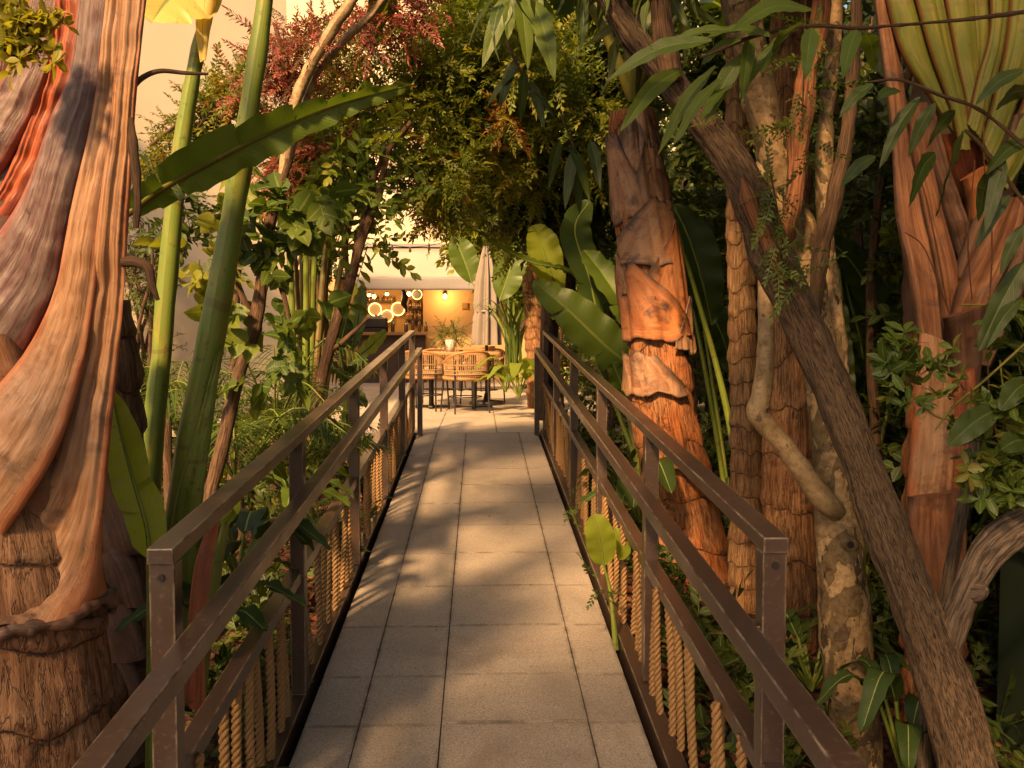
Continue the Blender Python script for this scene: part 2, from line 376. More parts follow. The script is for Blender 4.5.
def plane_mat(name):
    k=NT(name)
    def layer(sc,off,th):
        nz=k.n('ShaderNodeTexNoise'); mp=k.n('ShaderNodeVectorMath',operation='MULTIPLY_ADD'); k.l(k.obj,mp.inputs[0]); mp.inputs[1].default_value=(1,1,.55); mp.inputs[2].default_value=(off,off*1.7,off)
        k.l(mp.outputs[0],nz.inputs['Vector']); nz.inputs['Scale'].default_value=sc; nz.inputs['Detail'].default_value=3.5; nz.inputs['Roughness'].default_value=.5; nz.inputs['Distortion'].default_value=.5
        return nz.outputs['Fac'],k.ramp(nz.outputs['Fac'],[(th,(0,0,0)),(th+.012,(1,1,1))])
    a,am=layer(9,0,.50); b,bm=layer(13,3.1,.56); c_,cm=layer(22,7.7,.60)
    f=k.noise(k.obj,45,5,.65); g=k.noise(k.obj,4,4)
    c=k.mix(g,(.155,.105,.05),(.105,.075,.036)); c=k.mix(am,c,k.mix(g,(.27,.185,.09),(.22,.15,.075)))
    c=k.mix(bm,c,k.mix(g,(.36,.255,.135),(.31,.21,.105))); c=k.mix(cm,c,(.075,.048,.026))
    c=k.mix(k.ramp(f,[(.4,(1,1,1)),(.6,(0,0,0))]),c,k.mix(1,c,(.62,.55,.48),'MULTIPLY'))
    dk=k.ramp(k.noise(k.obj,60,2),[(.68,(0,0,0)),(.72,(1,1,1))]); c=k.mix(dk,c,(.04,.025,.015))
    h=k.math('ADD',k.math('MULTIPLY',k.math('SUBTRACT',k.math('ADD',am,bm),cm),-.5),k.math('MULTIPLY',f,.35))
    return k.done(k.pbsdf(c,.72,k.bump(h,.8,.006),.3))
def flat(name, col, rough=.6, spec=.4, nsc=20, amt=.25, metal=0, bump=.15, coat=0):
    k=NT(name); f=k.noise(k.obj,nsc,4); c=k.mix(k.math('MULTIPLY',f,amt),col,tuple(x*.45 for x in col))
    return k.done(k.pbsdf(c,rough,k.bump(f,bump,.003),spec,metal,coat=coat))
def emis(name, col, s):
    k=NT(name); return k.done(k.pbsdf((.8,.7,.5),.5,emit=col,estr=s))

G=lambda *a:a
MAT={}
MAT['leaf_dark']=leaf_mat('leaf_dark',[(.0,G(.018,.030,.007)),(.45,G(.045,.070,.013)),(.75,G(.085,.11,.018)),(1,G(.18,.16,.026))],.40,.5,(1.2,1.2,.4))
MAT['leaf_mid']=leaf_mat('leaf_mid',[(.0,G(.02,.04,.008)),(.45,G(.06,.10,.016)),(.8,G(.11,.14,.022)),(1,G(.18,.15,.03))],.38,.45)
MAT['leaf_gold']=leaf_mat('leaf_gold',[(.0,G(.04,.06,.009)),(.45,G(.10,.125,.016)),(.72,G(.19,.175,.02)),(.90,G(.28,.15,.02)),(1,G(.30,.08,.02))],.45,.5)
MAT['leaf_red']=leaf_mat('leaf_red',[(.0,G(.06,.055,.012)),(.35,G(.12,.05,.02)),(.6,G(.27,.045,.055)),(.85,G(.38,.09,.09)),(1,G(.38,.16,.04))],.4,.5,(1.5,1.0,.6))
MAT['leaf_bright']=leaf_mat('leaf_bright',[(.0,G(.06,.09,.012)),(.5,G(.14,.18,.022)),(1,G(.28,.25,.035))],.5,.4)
MAT['leaf_heart']=leaf_mat('leaf_heart',[(.0,G(.022,.042,.010)),(.4,G(.055,.095,.016)),(.75,G(.12,.16,.022)),(1,G(.22,.22,.03))],.42,.48)
MAT['leaf_lance']=leaf_mat('leaf_lance',[(.0,G(.03,.05,.015)),(.5,G(.075,.115,.03)),(1,G(.16,.17,.04))],.35,.42)
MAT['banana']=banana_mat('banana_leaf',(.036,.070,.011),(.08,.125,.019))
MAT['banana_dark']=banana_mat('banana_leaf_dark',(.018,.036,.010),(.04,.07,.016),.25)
MAT['banana_bright']=banana_mat('banana_leaf_fresh',(.11,.17,.02),(.21,.27,.035),.5)  # brighter yellow-green than the plain banana leaf
MAT['banana_yellow']=banana_mat('banana_leaf_sunlit_yellow',(.42,.36,.10),(.55,.46,.16),.45)  # pale yellow leaf with its sunlit look put into the colour
MAT['sheath']=sheath_mat('palm_sheath',(.36,.205,.105),(.23,.10,.042),(.33,.085,.025),(.055,.028,.018))
MAT['sheath_grey']=sheath_mat('palm_sheath_grey',(.185,.14,.115),(.095,.05,.04),(.20,.03,.015),(.045,.016,.016))
MAT['sheath_red']=sheath_mat('palm_sheath_red',(.24,.065,.022),(.12,.035,.02),(.30,.09,.02),(.045,.018,.018),.4)
MAT['sheath_mid']=sheath_mat('palm_sheath_brown',(.25,.105,.040),(.115,.038,.016),(.022,.010,.008),(.04,.02,.014))  # near-black edge colour paints the shadow gaps between overlapping bases
MAT['sheath_fire']=sheath_mat('palm_sheath_fresh_red',(.34,.075,.016),(.20,.030,.012),(.12,.014,.010),(.06,.016,.012),.38)
MAT['sheath_purple']=sheath_mat('palm_sheath_purple',(.15,.105,.088),(.075,.026,.024),(.22,.03,.012),(.04,.010,.012),.45)
MAT['sheath_scar']=sheath_mat('palm_sheath_scarred',(.36,.20,.105),(.24,.10,.045),(.018,.010,.008),(.035,.018,.013),.5,1.6)
MAT['sheath_scar2']=sheath_mat('palm_sheath_scarred_orange',(.46,.17,.05),(.31,.095,.028),(.016,.009,.007),(.03,.015,.011),.45,1.8)
MAT['sheath_dark']=sheath_mat('palm_sheath_dark',(.135,.068,.038),(.075,.032,.018),(.020,.009,.007),(.03,.016,.012))  # edge colour here paints gap shadow too
MAT['palm_ring']=ringbark_mat('palm_ring_bark',(.22,.11,.055),(.28,.165,.09),(.04,.022,.015),.19)
MAT['palm_orange']=ringbark_mat('palm_orange_bark',(.46,.155,.042),(.33,.155,.065),(.028,.016,.012),.30,1.0,.04)
MAT['palm_tan']=ringbark_mat('palm_tan_bark',(.40,.24,.11),(.33,.18,.08),(.05,.028,.016),.115,1.1,.09)
MAT['palm_tan2']=ringbark_mat('palm_tan_bark_broad',(.34,.18,.075),(.24,.11,.045),(.045,.024,.014),.24,1.0,.05)
MAT['palm_dark']=ringbark_mat('palm_dark_bark',(.13,.075,.04),(.20,.11,.055),(.025,.015,.01),.16)
MAT['plane']=plane_mat('plane_bark')
MAT['bark_ridged']=bark_mat('ridged_bark',(.022,.014,.009),(.185,.122,.072),1.0,1.0,.85,105,30)
MAT['bark_brown']=bark_mat('brown_bark',(.03,.018,.011),(.17,.095,.05),1.2,.9,.85,40,9)
MAT['bark_red']=bark_mat('peeling_red_bark',(.07,.025,.012),(.30,.125,.05),.8,.9,.8,26,7)
def smooth_bark(name,a,b,d):
    k=NT(name); g=k.noise(k.obj,9,5,.6,.4); f=k.noise(k.obj,48,4,.65); c=k.mix(k.ramp(g,[(.36,(0,0,0)),(.62,(1,1,1))]),a,b)
    c=k.mix(k.ramp(f,[(.30,(1,1,1)),(.52,(0,0,0))]),c,k.mix(1,c,(.55,.46,.38),'MULTIPLY')); c=k.mix(k.ramp(k.noise(k.obj,24,3),[(.64,(0,0,0)),(.70,(1,1,1))]),c,d)
    return k.done(k.pbsdf(c,.65,k.bump(k.math('ADD',f,g),.5,.005),.35))
MAT['bark_pale']=smooth_bark('pale_bark',(.19,.125,.06),(.33,.23,.12),(.09,.055,.03))
MAT['bark_grey']=bark_mat('grey_bark',(.035,.025,.018),(.19,.14,.10),1.0,1.0,.85,34,12)
def stem_mat(name,a,b,rr=.4,edge=None):
    k=NT(name); f=k.noise(k.comb(k.math('MULTIPLY',k.u,30),k.math('MULTIPLY',k.v,2),k.r),1.2,4)
    g=k.noise(k.comb(k.math('MULTIPLY',k.u,3),k.math('MULTIPLY',k.v,5),k.r),1.4,4)
    c=k.mix(f,a,b); c=k.mix(k.ramp(g,[(.5,(0,0,0)),(.75,(1,1,1))]),c,(b[0]*1.5,b[1]*1.05,b[2]))
    s=k.ramp(k.noise(k.obj,45,3),[(.62,(0,0,0)),(.68,(1,1,1))]); c=k.mix(k.math('MULTIPLY',s,.6),c,(.07,.05,.02)); b2=k.ramp(k.noise(k.comb(k.math('MULTIPLY',k.u,5),k.math('MULTIPLY',k.v,3),k.r),2.2,5,.7),[(.56,(0,0,0)),(.66,(1,1,1))]); c=k.mix(k.math('MULTIPLY',b2,.6),c,(.16,.105,.035))
    nd=k.math('FRACT',k.math('MULTIPLY_ADD',k.noise(k.obj,2,2),.6,k.math('MULTIPLY',k.v,2.1))); c=k.mix(k.math('MULTIPLY',k.math('LESS_THAN',nd,.03),.6),c,(.10,.07,.025))
    if edge: c=k.mix(k.math('MULTIPLY',k.ramp(k.math('ADD',k.math('ABSOLUTE',k.u),k.math('MULTIPLY',g,.12)),[(.90,(0,0,0)),(1.02,(1,1,1))]),.9),c,edge)
    return k.done(k.pbsdf(c,rr,k.bump(f,.3,.003),.3))
MAT['stem_green']=stem_mat('green_stem',(.080,.125,.018),(.14,.18,.03))
MAT['stem_petiole']=stem_mat('green_petiole',(.060,.082,.010),(.125,.120,.016),.6)
MAT['petiole_edged']=stem_mat('petiole_with_brown_edge',(.055,.080,.010),(.115,.120,.016),.6,(.10,.035,.014))
MAT['cane']=stem_mat('cane_stem',(.10,.09,.03),(.20,.15,.06))
def metal_mat():
    k=NT('brown_painted_steel'); f=k.noise(k.obj,5,5,.6); d=k.noise(k.obj,70,4,.7)
    c=k.mix(f,(.030,.017,.012),(.052,.030,.021)); c=k.mix(k.ramp(d,[(.56,(0,0,0)),(.74,(.45,.45,.45))]),c,(.16,.11,.08))
    ch=k.ramp(k.noise(k.obj,26,4,.75),[(.73,(0,0,0)),(.76,(1,1,1))]); c=k.mix(k.math('MULTIPLY',ch,.7),c,(.35,.28,.22))
    r=k.math('MULTIPLY_ADD',f,.35,.16)
    bv=k.n('ShaderNodeBevel',samples=4); bv.inputs['Radius'].default_value=.006
    g=k.n('ShaderNodeNewGeometry'); dt=k.n('ShaderNodeVectorMath',operation='DOT_PRODUCT'); k.l(bv.outputs[0],dt.inputs[0]); k.l(g.outputs['Normal'],dt.inputs[1])
    ed=k.ramp(k.math('SUBTRACT',1.0,dt.outputs['Value']),[(.01,(0,0,0)),(.08,(1,1,1))])
    wr=k.ramp(k.noise(k.obj,14,5,.7),[(.42,(0,0,0)),(.60,(1,1,1))])
    c=k.mix(k.math('MULTIPLY',k.math('MULTIPLY',ed,wr),.75),c,(.42,.33,.24))
    return k.done(k.pbsdf(c,r,k.bump(d,.14,.002),.6))
MAT['steel']=metal_mat()
MAT['black_steel']=flat('black_steel',(.012,.010,.009),.4,.5)
def rope_mat():
    k=NT('jute_rope'); f=k.noise(k.comb(k.math('MULTIPLY',k.u,8),k.math('MULTIPLY',k.v,120),0),1,3)
    c=k.mix(f,(.15,.082,.034),(.29,.175,.078)); return k.done(k.pbsdf(c,.9,k.bump(f,.5,.002),.2))
MAT['rope']=rope_mat()
def tile_mat(name,a,b):
    k=NT(name); f=k.noise(k.obj,3.2,5,.6); g=k.noise(k.obj,150,2,.6); v=k.voro(k.obj,95)
    c=k.mix(f,a,b); c=k.mix(k.math('MULTIPLY',k.math('SUBTRACT',k.r,.5),.5,clamp=True),c,(.40,.33,.25))
    c=k.mix(k.ramp(g,[(.36,(1,1,1)),(.5,(0,0,0))]),c,k.mix(1,c,(.62,.58,.55),'MULTIPLY'))
    c=k.mix(k.ramp(v,[(.12,(1,1,1)),(.24,(0,0,0))]),c,k.mix(.6,c,(.62,.55,.45)))
    v2=k.voro(k.obj,47); c=k.mix(k.ramp(v2,[(.10,(1,1,1)),(.2,(0,0,0))]),c,k.mix(.5,c,(.08,.06,.05)))
    st=k.ramp(k.noise(k.obj,1.6,6,.65,.6),[(.50,(0,0,0)),(.72,(1,1,1))]); c=k.mix(k.math('MULTIPLY',st,.55),c,(.13,.10,.075))
    gr=k.noise(k.obj,11,5,.7); gm=k.math('MULTIPLY',k.ramp(k.u,[(.55,(0,0,0)),(1,(1,1,1))]),k.ramp(gr,[(.40,(0,0,0)),(.62,(1,1,1))])); c=k.mix(k.math('MULTIPLY',gm,.75),c,(.07,.052,.038))
    sp=k.ramp(k.noise(k.obj,23,3,.6),[(.70,(0,0,0)),(.75,(1,1,1))]); c=k.mix(k.math('MULTIPLY',sp,.5),c,(.09,.07,.05))
    r=k.math('MULTIPLY_ADD',g,.25,.55)
    return k.done(k.pbsdf(c,r,k.bump(g,.25,.002),.4))
MAT['tile']=tile_mat('stone_tile',(.235,.198,.168),(.325,.278,.235))
MAT['tile_pale']=tile_mat('terrace_tile',(.36,.30,.235),(.43,.36,.28))
MAT['grout']=flat('dark_grout',(.022,.017,.013),.95)
def soil_mat():
    k=NT('bark_mulch'); v=k.n('ShaderNodeTexVoronoi'); k.l(k.obj,v.inputs['Vector']); v.inputs['Scale'].default_value=38
    sp=k.n('ShaderNodeSeparateColor'); k.l(v.outputs['Color'],sp.inputs[0])
    c=k.ramp(sp.outputs[0],[(0,(.012,.008,.006)),(.5,(.032,.014,.009)),(.8,(.065,.022,.012)),(1,(.10,.045,.022))])
    return k.done(k.pbsdf(c,.9,k.bump(v.outputs['Distance'],.8,.02),.2))
MAT['soil']=soil_mat()
def plaster(name,a,b,sc=2):
    k=NT(name); f=k.noise(k.obj,sc,5,.6); g=k.noise(k.obj,40,4); c=k.mix(f,a,b)
    return k.done(k.pbsdf(c,.85,k.bump(g,.15,.003),.25))
MAT['plaster']=plaster('cream_plaster',(.47,.385,.27),(.54,.45,.32))
MAT['plaster_in']=plaster('lamplit_plaster',(.40,.25,.11),(.46,.29,.13))  # amber tone puts the lamp glow into the cream wall colour
MAT['fabric']=plaster('awning_fabric',(.28,.24,.195),(.32,.275,.22),4)
MAT['valance']=flat('valance_grey',(.22,.20,.19),.8)
MAT['parasol']=plaster('parasol_fabric',(.17,.14,.115),(.22,.185,.15),8)
MAT['wood']=bark_mat('oiled_wood',(.28,.13,.045),(.40,.21,.08),.1,.15,.45,3,40)
MAT['dark_wood']=flat('dark_wood',(.06,.03,.016),.6)
def weave_mat():
    k=NT('rattan_weave')
    a=k.math('SINE',k.math('MULTIPLY',k.u,190)); b=k.math('SINE',k.math('MULTIPLY',k.v,300)); w=k.math('MULTIPLY',a,b)
    f=k.noise(k.obj,14,4)
    c=k.mix(k.ramp(w,[(.3,(0,0,0)),(.7,(1,1,1))]),(.30,.17,.07),(.50,.33,.16)); c=k.mix(k.math('MULTIPLY',f,.35),c,(.2,.08,.03))
    return k.done(k.pbsdf(c,.55,k.bump(w,.5,.004),.35))
MAT['rattan']=weave_mat()
MAT['cushion']=plaster('cushion_cloth',(.50,.38,.24),(.58,.45,.30),20)
MAT['glow']=emis('ring_glow',(1,.50,.13),2.0)
MAT['bulb']=emis('bulb_glow',(1,.5,.13),7)
MAT['mirror']=flat('mirror_glass',(.40,.33,.25),.15,.6,amt=.1)
MAT['mirror_green']=flat('mirror_dark',(.06,.06,.04),.2,.6)
MAT['bottle']=flat('bottle_glass',(.05,.025,.01),.15,.6)
MAT['bottle2']=flat('bottle_amber',(.30,.16,.05),.15,.6)
MAT['steelbox']=flat('dark_green_paint',(.018,.030,.014),.75,.25,8,.5)
MAT['clay']=flat('pale_ceramic',(.50,.44,.36),.5)
MAT['litter']=leaf_mat('dry_leaf',[(.0,G(.05,.016,.008)),(.6,G(.12,.035,.014)),(1,G(.22,.11,.045))],.1,.8,vein=False)

# ------------------------------------------------------------------ leaf templates
T_small=sprig(16,.045,.017,.20,'oval',2,60,.1,seed=1,tw=.002)
T_fine=sprig(22,.052,.015,.24,'lance',2,50,.2,seed=2,tw=.002)
T_oval=sprig(9,.085,.040,.24,'oval',3,58,.15,seed=3)
T_lance=sprig(7,.20,.034,.22,'lance',4,42,.35,seed=4,curl=.25)
T_heart=sprig(4,.15,.125,.20,'heart',4,62,.25,seed=5,tw=.004)
T_whorl=sprig(8,.07,.030,.04,'oval',3,100,.15,seed=6,tw=.002,spread=1.4)
T_vine=sprig(26,.040,.016,.50,'oval',2,60,.1,seed=8,tw=.002,curl=.15)
T_leaf1=blade(.06,.03,3,'oval',.3,.3)

exec_order=[]
# ================================================================== setting
def sheet(name, x0,x1,y0,y1,z,mat,n=2):
    V=np.array([[(x,y,z) for y in np.linspace(y0,y1,n)] for x in np.linspace(x0,x1,n)],float)
    mb=MB(); grid(mb,V[:,::-1],np.zeros(V.shape)); return kind(mb.build(name,mat),'structure')
# planting ground: follows the ramp just below it, then level with the terrace, out to the horizon
def gz(y): return np.where(y<0,-.12,np.where(y<EDGE+.4, SLOPE*y-.12, TZ-.05))
ys=np.concatenate([[-300,-60,-15,-4],np.linspace(-2,12,90),[16,30,80,300]]); xs=np.concatenate([[-300,-60,-12],np.linspace(-5,4.5,64),[12,60,300]])
X,Y=np.meshgrid(xs,ys,indexing='ij'); Z=gz(Y)+.035*fbm(np.stack([X*1.7,Y*1.7,X*0],-1))*(np.abs(X)<6)*((np.abs(X)>.72)|(Y>99))
Z=np.where(Y>EDGE+.3,TZ-.06,Z)
V=np.stack([X,Y,Z],-1); mb=MB(); grid(mb,V[:,::-1],np.zeros(V.shape)); kind(mb.build('ground',MAT['soil']),'structure')

def tile(mb,x0,x1,y0,y1,h,zf,rnd,g=.0024,th=.03,rim=.035):
    x0+=g;x1-=g;y0+=g;y1-=g; Vs=[]; rim=min(rim,(x1-x0)*.3)
    for (ins,dz) in ((0,-th),(0,0),(rim,0)):
        for (x,y) in ((x0+ins,y0+ins),(x1-ins,y0+ins),(x1-ins,y1-ins),(x0+ins,y1-ins)): Vs.append((x,y,zf(y)+h+dz))
    Fq=[]
    for a in (0,4):
        for i in range(4): j=(i+1)%4; Fq.append([a+i,a+j,a+4+j,a+4+i])
    Fq.append([8,9,10,11]); T=np.zeros((12,3)); T[:,2]=rnd; T[:8,0]=1
    mb.add(Vs,Fq,T)
mb=MB(); zr=lambda y: SLOPE*y
rows=[-2.4,-1.83,-1.27,-.7,-.14,.42,.98,1.55,2.12,2.74,3.31,3.72,4.25,4.80,5.37,5.97,6.55,7.12,7.7,8.3,8.9,9.45]
cols=[-.625,-.43,-.14,.385,.575]
for i in range(len(cols)-1):
    for j in range(len(rows)-1):
        off=[.0,.0,.012,.004][i]
        tile(mb,cols[i],cols[i+1],rows[j]+off,rows[j+1]+off,rng.normal(0,.0011),zr,rng.random())
kind(mb.build('walkway',MAT['tile'],smooth=False),'structure')
mb=MB(); V=np.array([[ramp(x,y,-.012) for y in (-2.5,EDGE)] for x in (-.625,.575)]); grid(mb,V[:,::-1],np.zeros(V.shape)); kind(mb.build('walkway_bed',MAT['grout']),'structure')
mb=MB(); zt=lambda y: TZ
for i in range(-8,7):
    for j in range(0,18):
        x0=-.43+.60*i; y0=EDGE+.005+.6*j
        tile(mb,x0,x0+.6,y0,y0+.6,0+rng.normal(0,.0008),zt,rng.random())
kind(mb.build('terrace',MAT['tile_pale'],smooth=False),'structure')
sheet('terrace_bed',-5.3,3.8,EDGE+.005,20.25,TZ-.012,MAT['grout'])

# ================================================================== railings
ROPES={}
def rope_mesh(L,seed):
    r=np.random.default_rng(seed); mb=MB(); n=int(L/.0085)
    z=np.linspace(0,L,n); bx=.006*np.sin(z*7+r.random()*6); by=.008*np.sin(z*5+r.random()*6)
    core=np.stack([bx,by,z],-1)
    for s in range(3):
        a=z*95+s*2*np.pi/3
        c=core+np.stack([np.cos(a)*.0072,np.sin(a)*.0072,np.zeros(n)],-1)
        th=np.linspace(0,2*np.pi,7); V=c[:,None,:]+.0079*np.stack([np.cos(th)[None,:]+0*z[:,None],np.sin(th)[None,:]+0*z[:,None],0*z[:,None]+0*th[None,:]],-1)
        T=np.zeros(V.shape);T[...,0]=th/6.28;T[...,1]=z[:,None];T[...,2]=.5
        grid(mb,V,T)
    # knot collar at the top and frayed end at the foot
    return mb
def bar(mb,x,w,s0,s1,h0,h1):
    """box section following the ramp"""
    V=[ramp(xx,s,h) for xx in (x-w/2,x+w/2) for s in (s0,s1) for h in (h0,h1)]
    mb.add(V,[[0,1,3,2],[4,6,7,5],[0,4,5,1],[2,3,7,6],[0,2,6,4],[1,5,7,3]])
def post(mb,x,y,w,h0,h1):
    z=SLOPE*y; mb.box((x,y,z+(h0+h1)/2),(w,w,h1-h0))
def railing(side,stations,xt,xh,xl,xb,label):
    R=thing('railing',label,'railing','steel railings flanking the walkway')
    s0,s1=stations[0],stations[-1]
    mb=MB(); bar(mb,xt,.056,s0-.035,s1+.05,.985,1.02); mb.build('top_rail',MAT['steel'],R,False,.003)
    mb=MB(); bar(mb,xh,.050,.55,9.32,.815,.860); mb.build('handrail',MAT['steel'],R,False,.003)
    mb=MB()
    st=[.5]+list(stations)
    for a,b in zip(st[:-1],st[1:]): bar(mb,xl,.050,a+.029,b-.029,.465,.51)
    mb.build('lower_rail',MAT['steel'],R,False,.003)
    mb=MB(); bar(mb,xb,.062,-2.3,9.42,-.16,.035); mb.build('base_beam',MAT['steel'],R,False,.003)
    for y in [.5]+list(stations):
        top=.983 if y>1 else .80
        mb=MB(); post(mb,xt,y,.054,.037,top); mb.build('post',MAT['steel'],R,False,.003)
        xi=xh-math.copysign(.0,xh)
        mb=MB(); gap0=min(abs(xt)-.027,abs(xh)+.025); mb.box(((abs(xt)-.027+abs(xh)+.0)/2*math.copysign(1,xh),y,SLOPE*y+.80),(abs(abs(xt)-.027-abs(xh))+.004,.03,.028)); mb.build('bracket',MAT['steel'],R,False)
        sg=math.copysign(1,xh)
        if y>1:
            mb=MB(); lathe(mb,[(.001,-.006),(.008,-.006),(.008,.0),(.001,.0)],n=6); V_=mb.V[0].copy(); mb.V[0]=np.stack([V_[:,0]+xt,V_[:,2]+y-.0275,V_[:,1]+SLOPE*y+.955],-1); mb.build('bolt',MAT['black_steel'],R,False)
    mb=MB(); mb.box((xh,9.295,SLOPE*9.295+.4075),(.05,.05,.811)); mb.build('end_post',MAT['steel'],R,False,.003)
    n=0
    for a,b in zip(st[:-1],st[1:]):
        k=max(3,int((b-a-.1)/.138))
        for i in range(k):
            y=a+.1+(b-a-.2)*(i+.5)/k+rng.normal(0,.02); vs=int(rng.integers(0,4)); key=vs
            dx=rng.normal(0,.008)
            if key not in ROPES:
                o=rope_mesh(.455,vs).build('rope',MAT['rope'],R); ROPES[key]=o
            else:
                o=ROPES[key].copy(); COL.objects.link(o); o.parent=R
            o.location=(xl+dx,y,SLOPE*y+.034); o.rotation_euler=(rng.normal(0,.075),rng.normal(0,.035),rng.random()*.6)
            n+=1
    # rope wound along under the lower rail
    return R
railing(-1,[2.03,3.50,5.08,6.65,8.2,9.42],-.672,-.588,-.680,-.680,'brown steel railing with ropes along the bird of paradise side of the walkway')
railing(1,[2.08,3.58,5.05,6.55,8.05,9.38],.650,.557,.650,.628,'brown steel railing with ropes along the side of the orange ringed palm trunk')

# ================================================================== walls and restaurant
W=thing('garden_wall','tall cream plastered garden wall with sun streaks behind the green banana stems','wall')
mb=MB(); pl_=[(-9.5,6.2),(-2.45,12.4),(-7.0,14.6),(-7.1,14.4),(-2.95,12.35),(-9.7,6.4)]
V=[(x,y,z) for z in (-.3,7.2) for x,y in pl_]; n6=6
mb.add(V,[[i,(i+1)%6,(i+1)%6+6,i+6] for i in range(6)]+[[6,7,10,11],[7,8,9,10]]); mb.build('wall_face',MAT['plaster'],W,False)
a=np.array([-9.5,6.2]); b=np.array([-2.45,12.4]); d=(b-a)/np.linalg.norm(b-a); nrm=np.array([d[1],-d[0]])
mb=MB(); V=[]
for z in (7.202,7.3):
    for q in (a+nrm*.05,b+nrm*.05,b-nrm*.30,a-nrm*.30): V.append((*q,z))
mb.add(V,[[0,1,5,4],[1,2,6,5],[2,3,7,6],[3,0,4,7],[4,5,6,7],[3,2,1,0]]); mb.build('coping',MAT['plaster'],W,False)

YF=20.0
xL=P(338,300,YF)[0]; xM=P(423,300,YF)[0]; zO=P(400,276,YF)[2]; zT=TZ
Bd=thing('restaurant_building','cream restaurant facade with an open lamp lit bar under a grey valance','building')
mb=MB()
mb.box(((xM+5.5)/2,YF+.1,(zT+zO)/2),(5.5-xM,.2,zO-zT)); mb.build('side_wall',MAT['plaster_in'],Bd,False)
mb=MB(); mb.box((-1.5,YF+.1,(zO+9)/2+.001),(14,.2,9-zO)); mb.build('upper_wall',MAT['plaster'],Bd,False)
mb=MB(); mb.box((xL-3.5,YF+.1,(zT+zO)/2),(7,.2,zO-zT)); mb.build('pier',MAT['plaster_in'],Bd,False)
mb=MB(); mb.box(((xL+xM)/2,YF+2.3,(zT+zO)/2),(xM-xL+.8,.1,zO-zT)); mb.build('back_wall',MAT['plaster_in'],Bd,False)
mb=MB(); mb.box((xM+.1,YF+1.22,(zT+zO)/2),(.1,2.0,zO-zT)); mb.build('inner_wall',MAT['dark_wood'],Bd,False)
mb=MB(); mb.box((xL-.2,YF+1.22,(zT+zO)/2),(.1,2.0,zO-zT)); mb.build('inner_wall',MAT['dark_wood'],Bd,False)
mb=MB(); mb.box(((xL+xM)/2,YF+1.25,zO-.03),(xM-xL+.5,2.0,.06)); mb.build('bar_ceiling',MAT['dark_wood'],Bd,False)
mb=MB(); mb.box(((xL+xM)/2,YF+1.25,zT-.03),(xM-xL+.5,2.2,.06)); mb.build('bar_floor',MAT['dark_wood'],Bd,False)
# awning: sloping cloth with a grey valance
A=thing('awning','pale cloth awning with a grey hanging valance above the lamp lit bar','awning')
xa0=P(346,280,18.9)[0]; xa1=P(520,280,18.9)[0]; zf1=P(400,277,18.9)[2]; zf0=P(400,290,18.9)[2]; zb=P(400,247,YF-.02)[2]
n=40; xs=np.linspace(xa0,xa1,n); t=np.linspace(0,1,6)
V=np.array([[(x,18.9+(YF-.02-18.9)*q,zf1+(zb-zf1)*q-.05*math.sin(math.pi*q)+.008*math.sin(x*9)) for x in xs] for q in t]); mb=MB(); grid(mb,V,np.zeros(V.shape))
o=mb.build('awning_cloth',MAT['fabric'],A); m=o.modifiers.new('thickness','SOLIDIFY'); m.thickness=.006
V=np.array([[(x,18.895+.012*math.sin(x*8)*(1-q),zf0+(zf1-zf0)*q) for x in xs] for q in t]); mb=MB(); grid(mb,V,np.zeros(V.shape))
o=mb.build('valance',MAT['valance'],A); m=o.modifiers.new('thickness','SOLIDIFY'); m.thickness=.006
mb=MB(); tube(mb,[(xa0,18.93,zf1-.02),(xa1,18.93,zf1-.02)],[.02,.02],8,2); mb.build('front_bar',MAT['valance'],A)
mb=MB(); mb.box(((xa0+xa1)/2,YF-.05,zb+.03),(xa1-xa0,.08,.07)); mb.build('cassette',MAT['valance'],A,False)

def ring(px,py,Y,r,label,dark=False):
    c=P(px,py,Y); o=thing('ring_mirror',label,'mirror lamp','round backlit mirrors in the bar')
    mb=MB(); th=np.linspace(0,2*np.pi,41); tube(mb,[c+r*np.array([math.cos(x),0,math.sin(x)]) for x in th],r*.075,8,121,cap=False)
    mb.build('glowing_ring',MAT['glow'],o)
    mb=MB(); V=[c+np.array([0,.02,0])]+[c+r*.93*np.array([math.cos(x),0.02/r,math.sin(x)]) for x in th[:-1]]
    k=np.arange(40); mb.add(V,np.stack([k*0,k+1,(k+1)%40+1],-1)); mb.build('glass',MAT['mirror_green' if dark else 'mirror'],o,False)
ring(375,309.5,YF+2.1,.145,'round glowing mirror furthest from the sconce in the bar trio')
ring(387,316,YF+2.05,.135,'lowest round glowing mirror, between its two neighbours in the bar')
ring(398,309,YF+2.1,.15,'round glowing mirror of the bar trio next to the dark shelf posts')
ring(417,294.5,YF+1.9,.11,'small round mirror with dark glass near the bar ceiling',True)
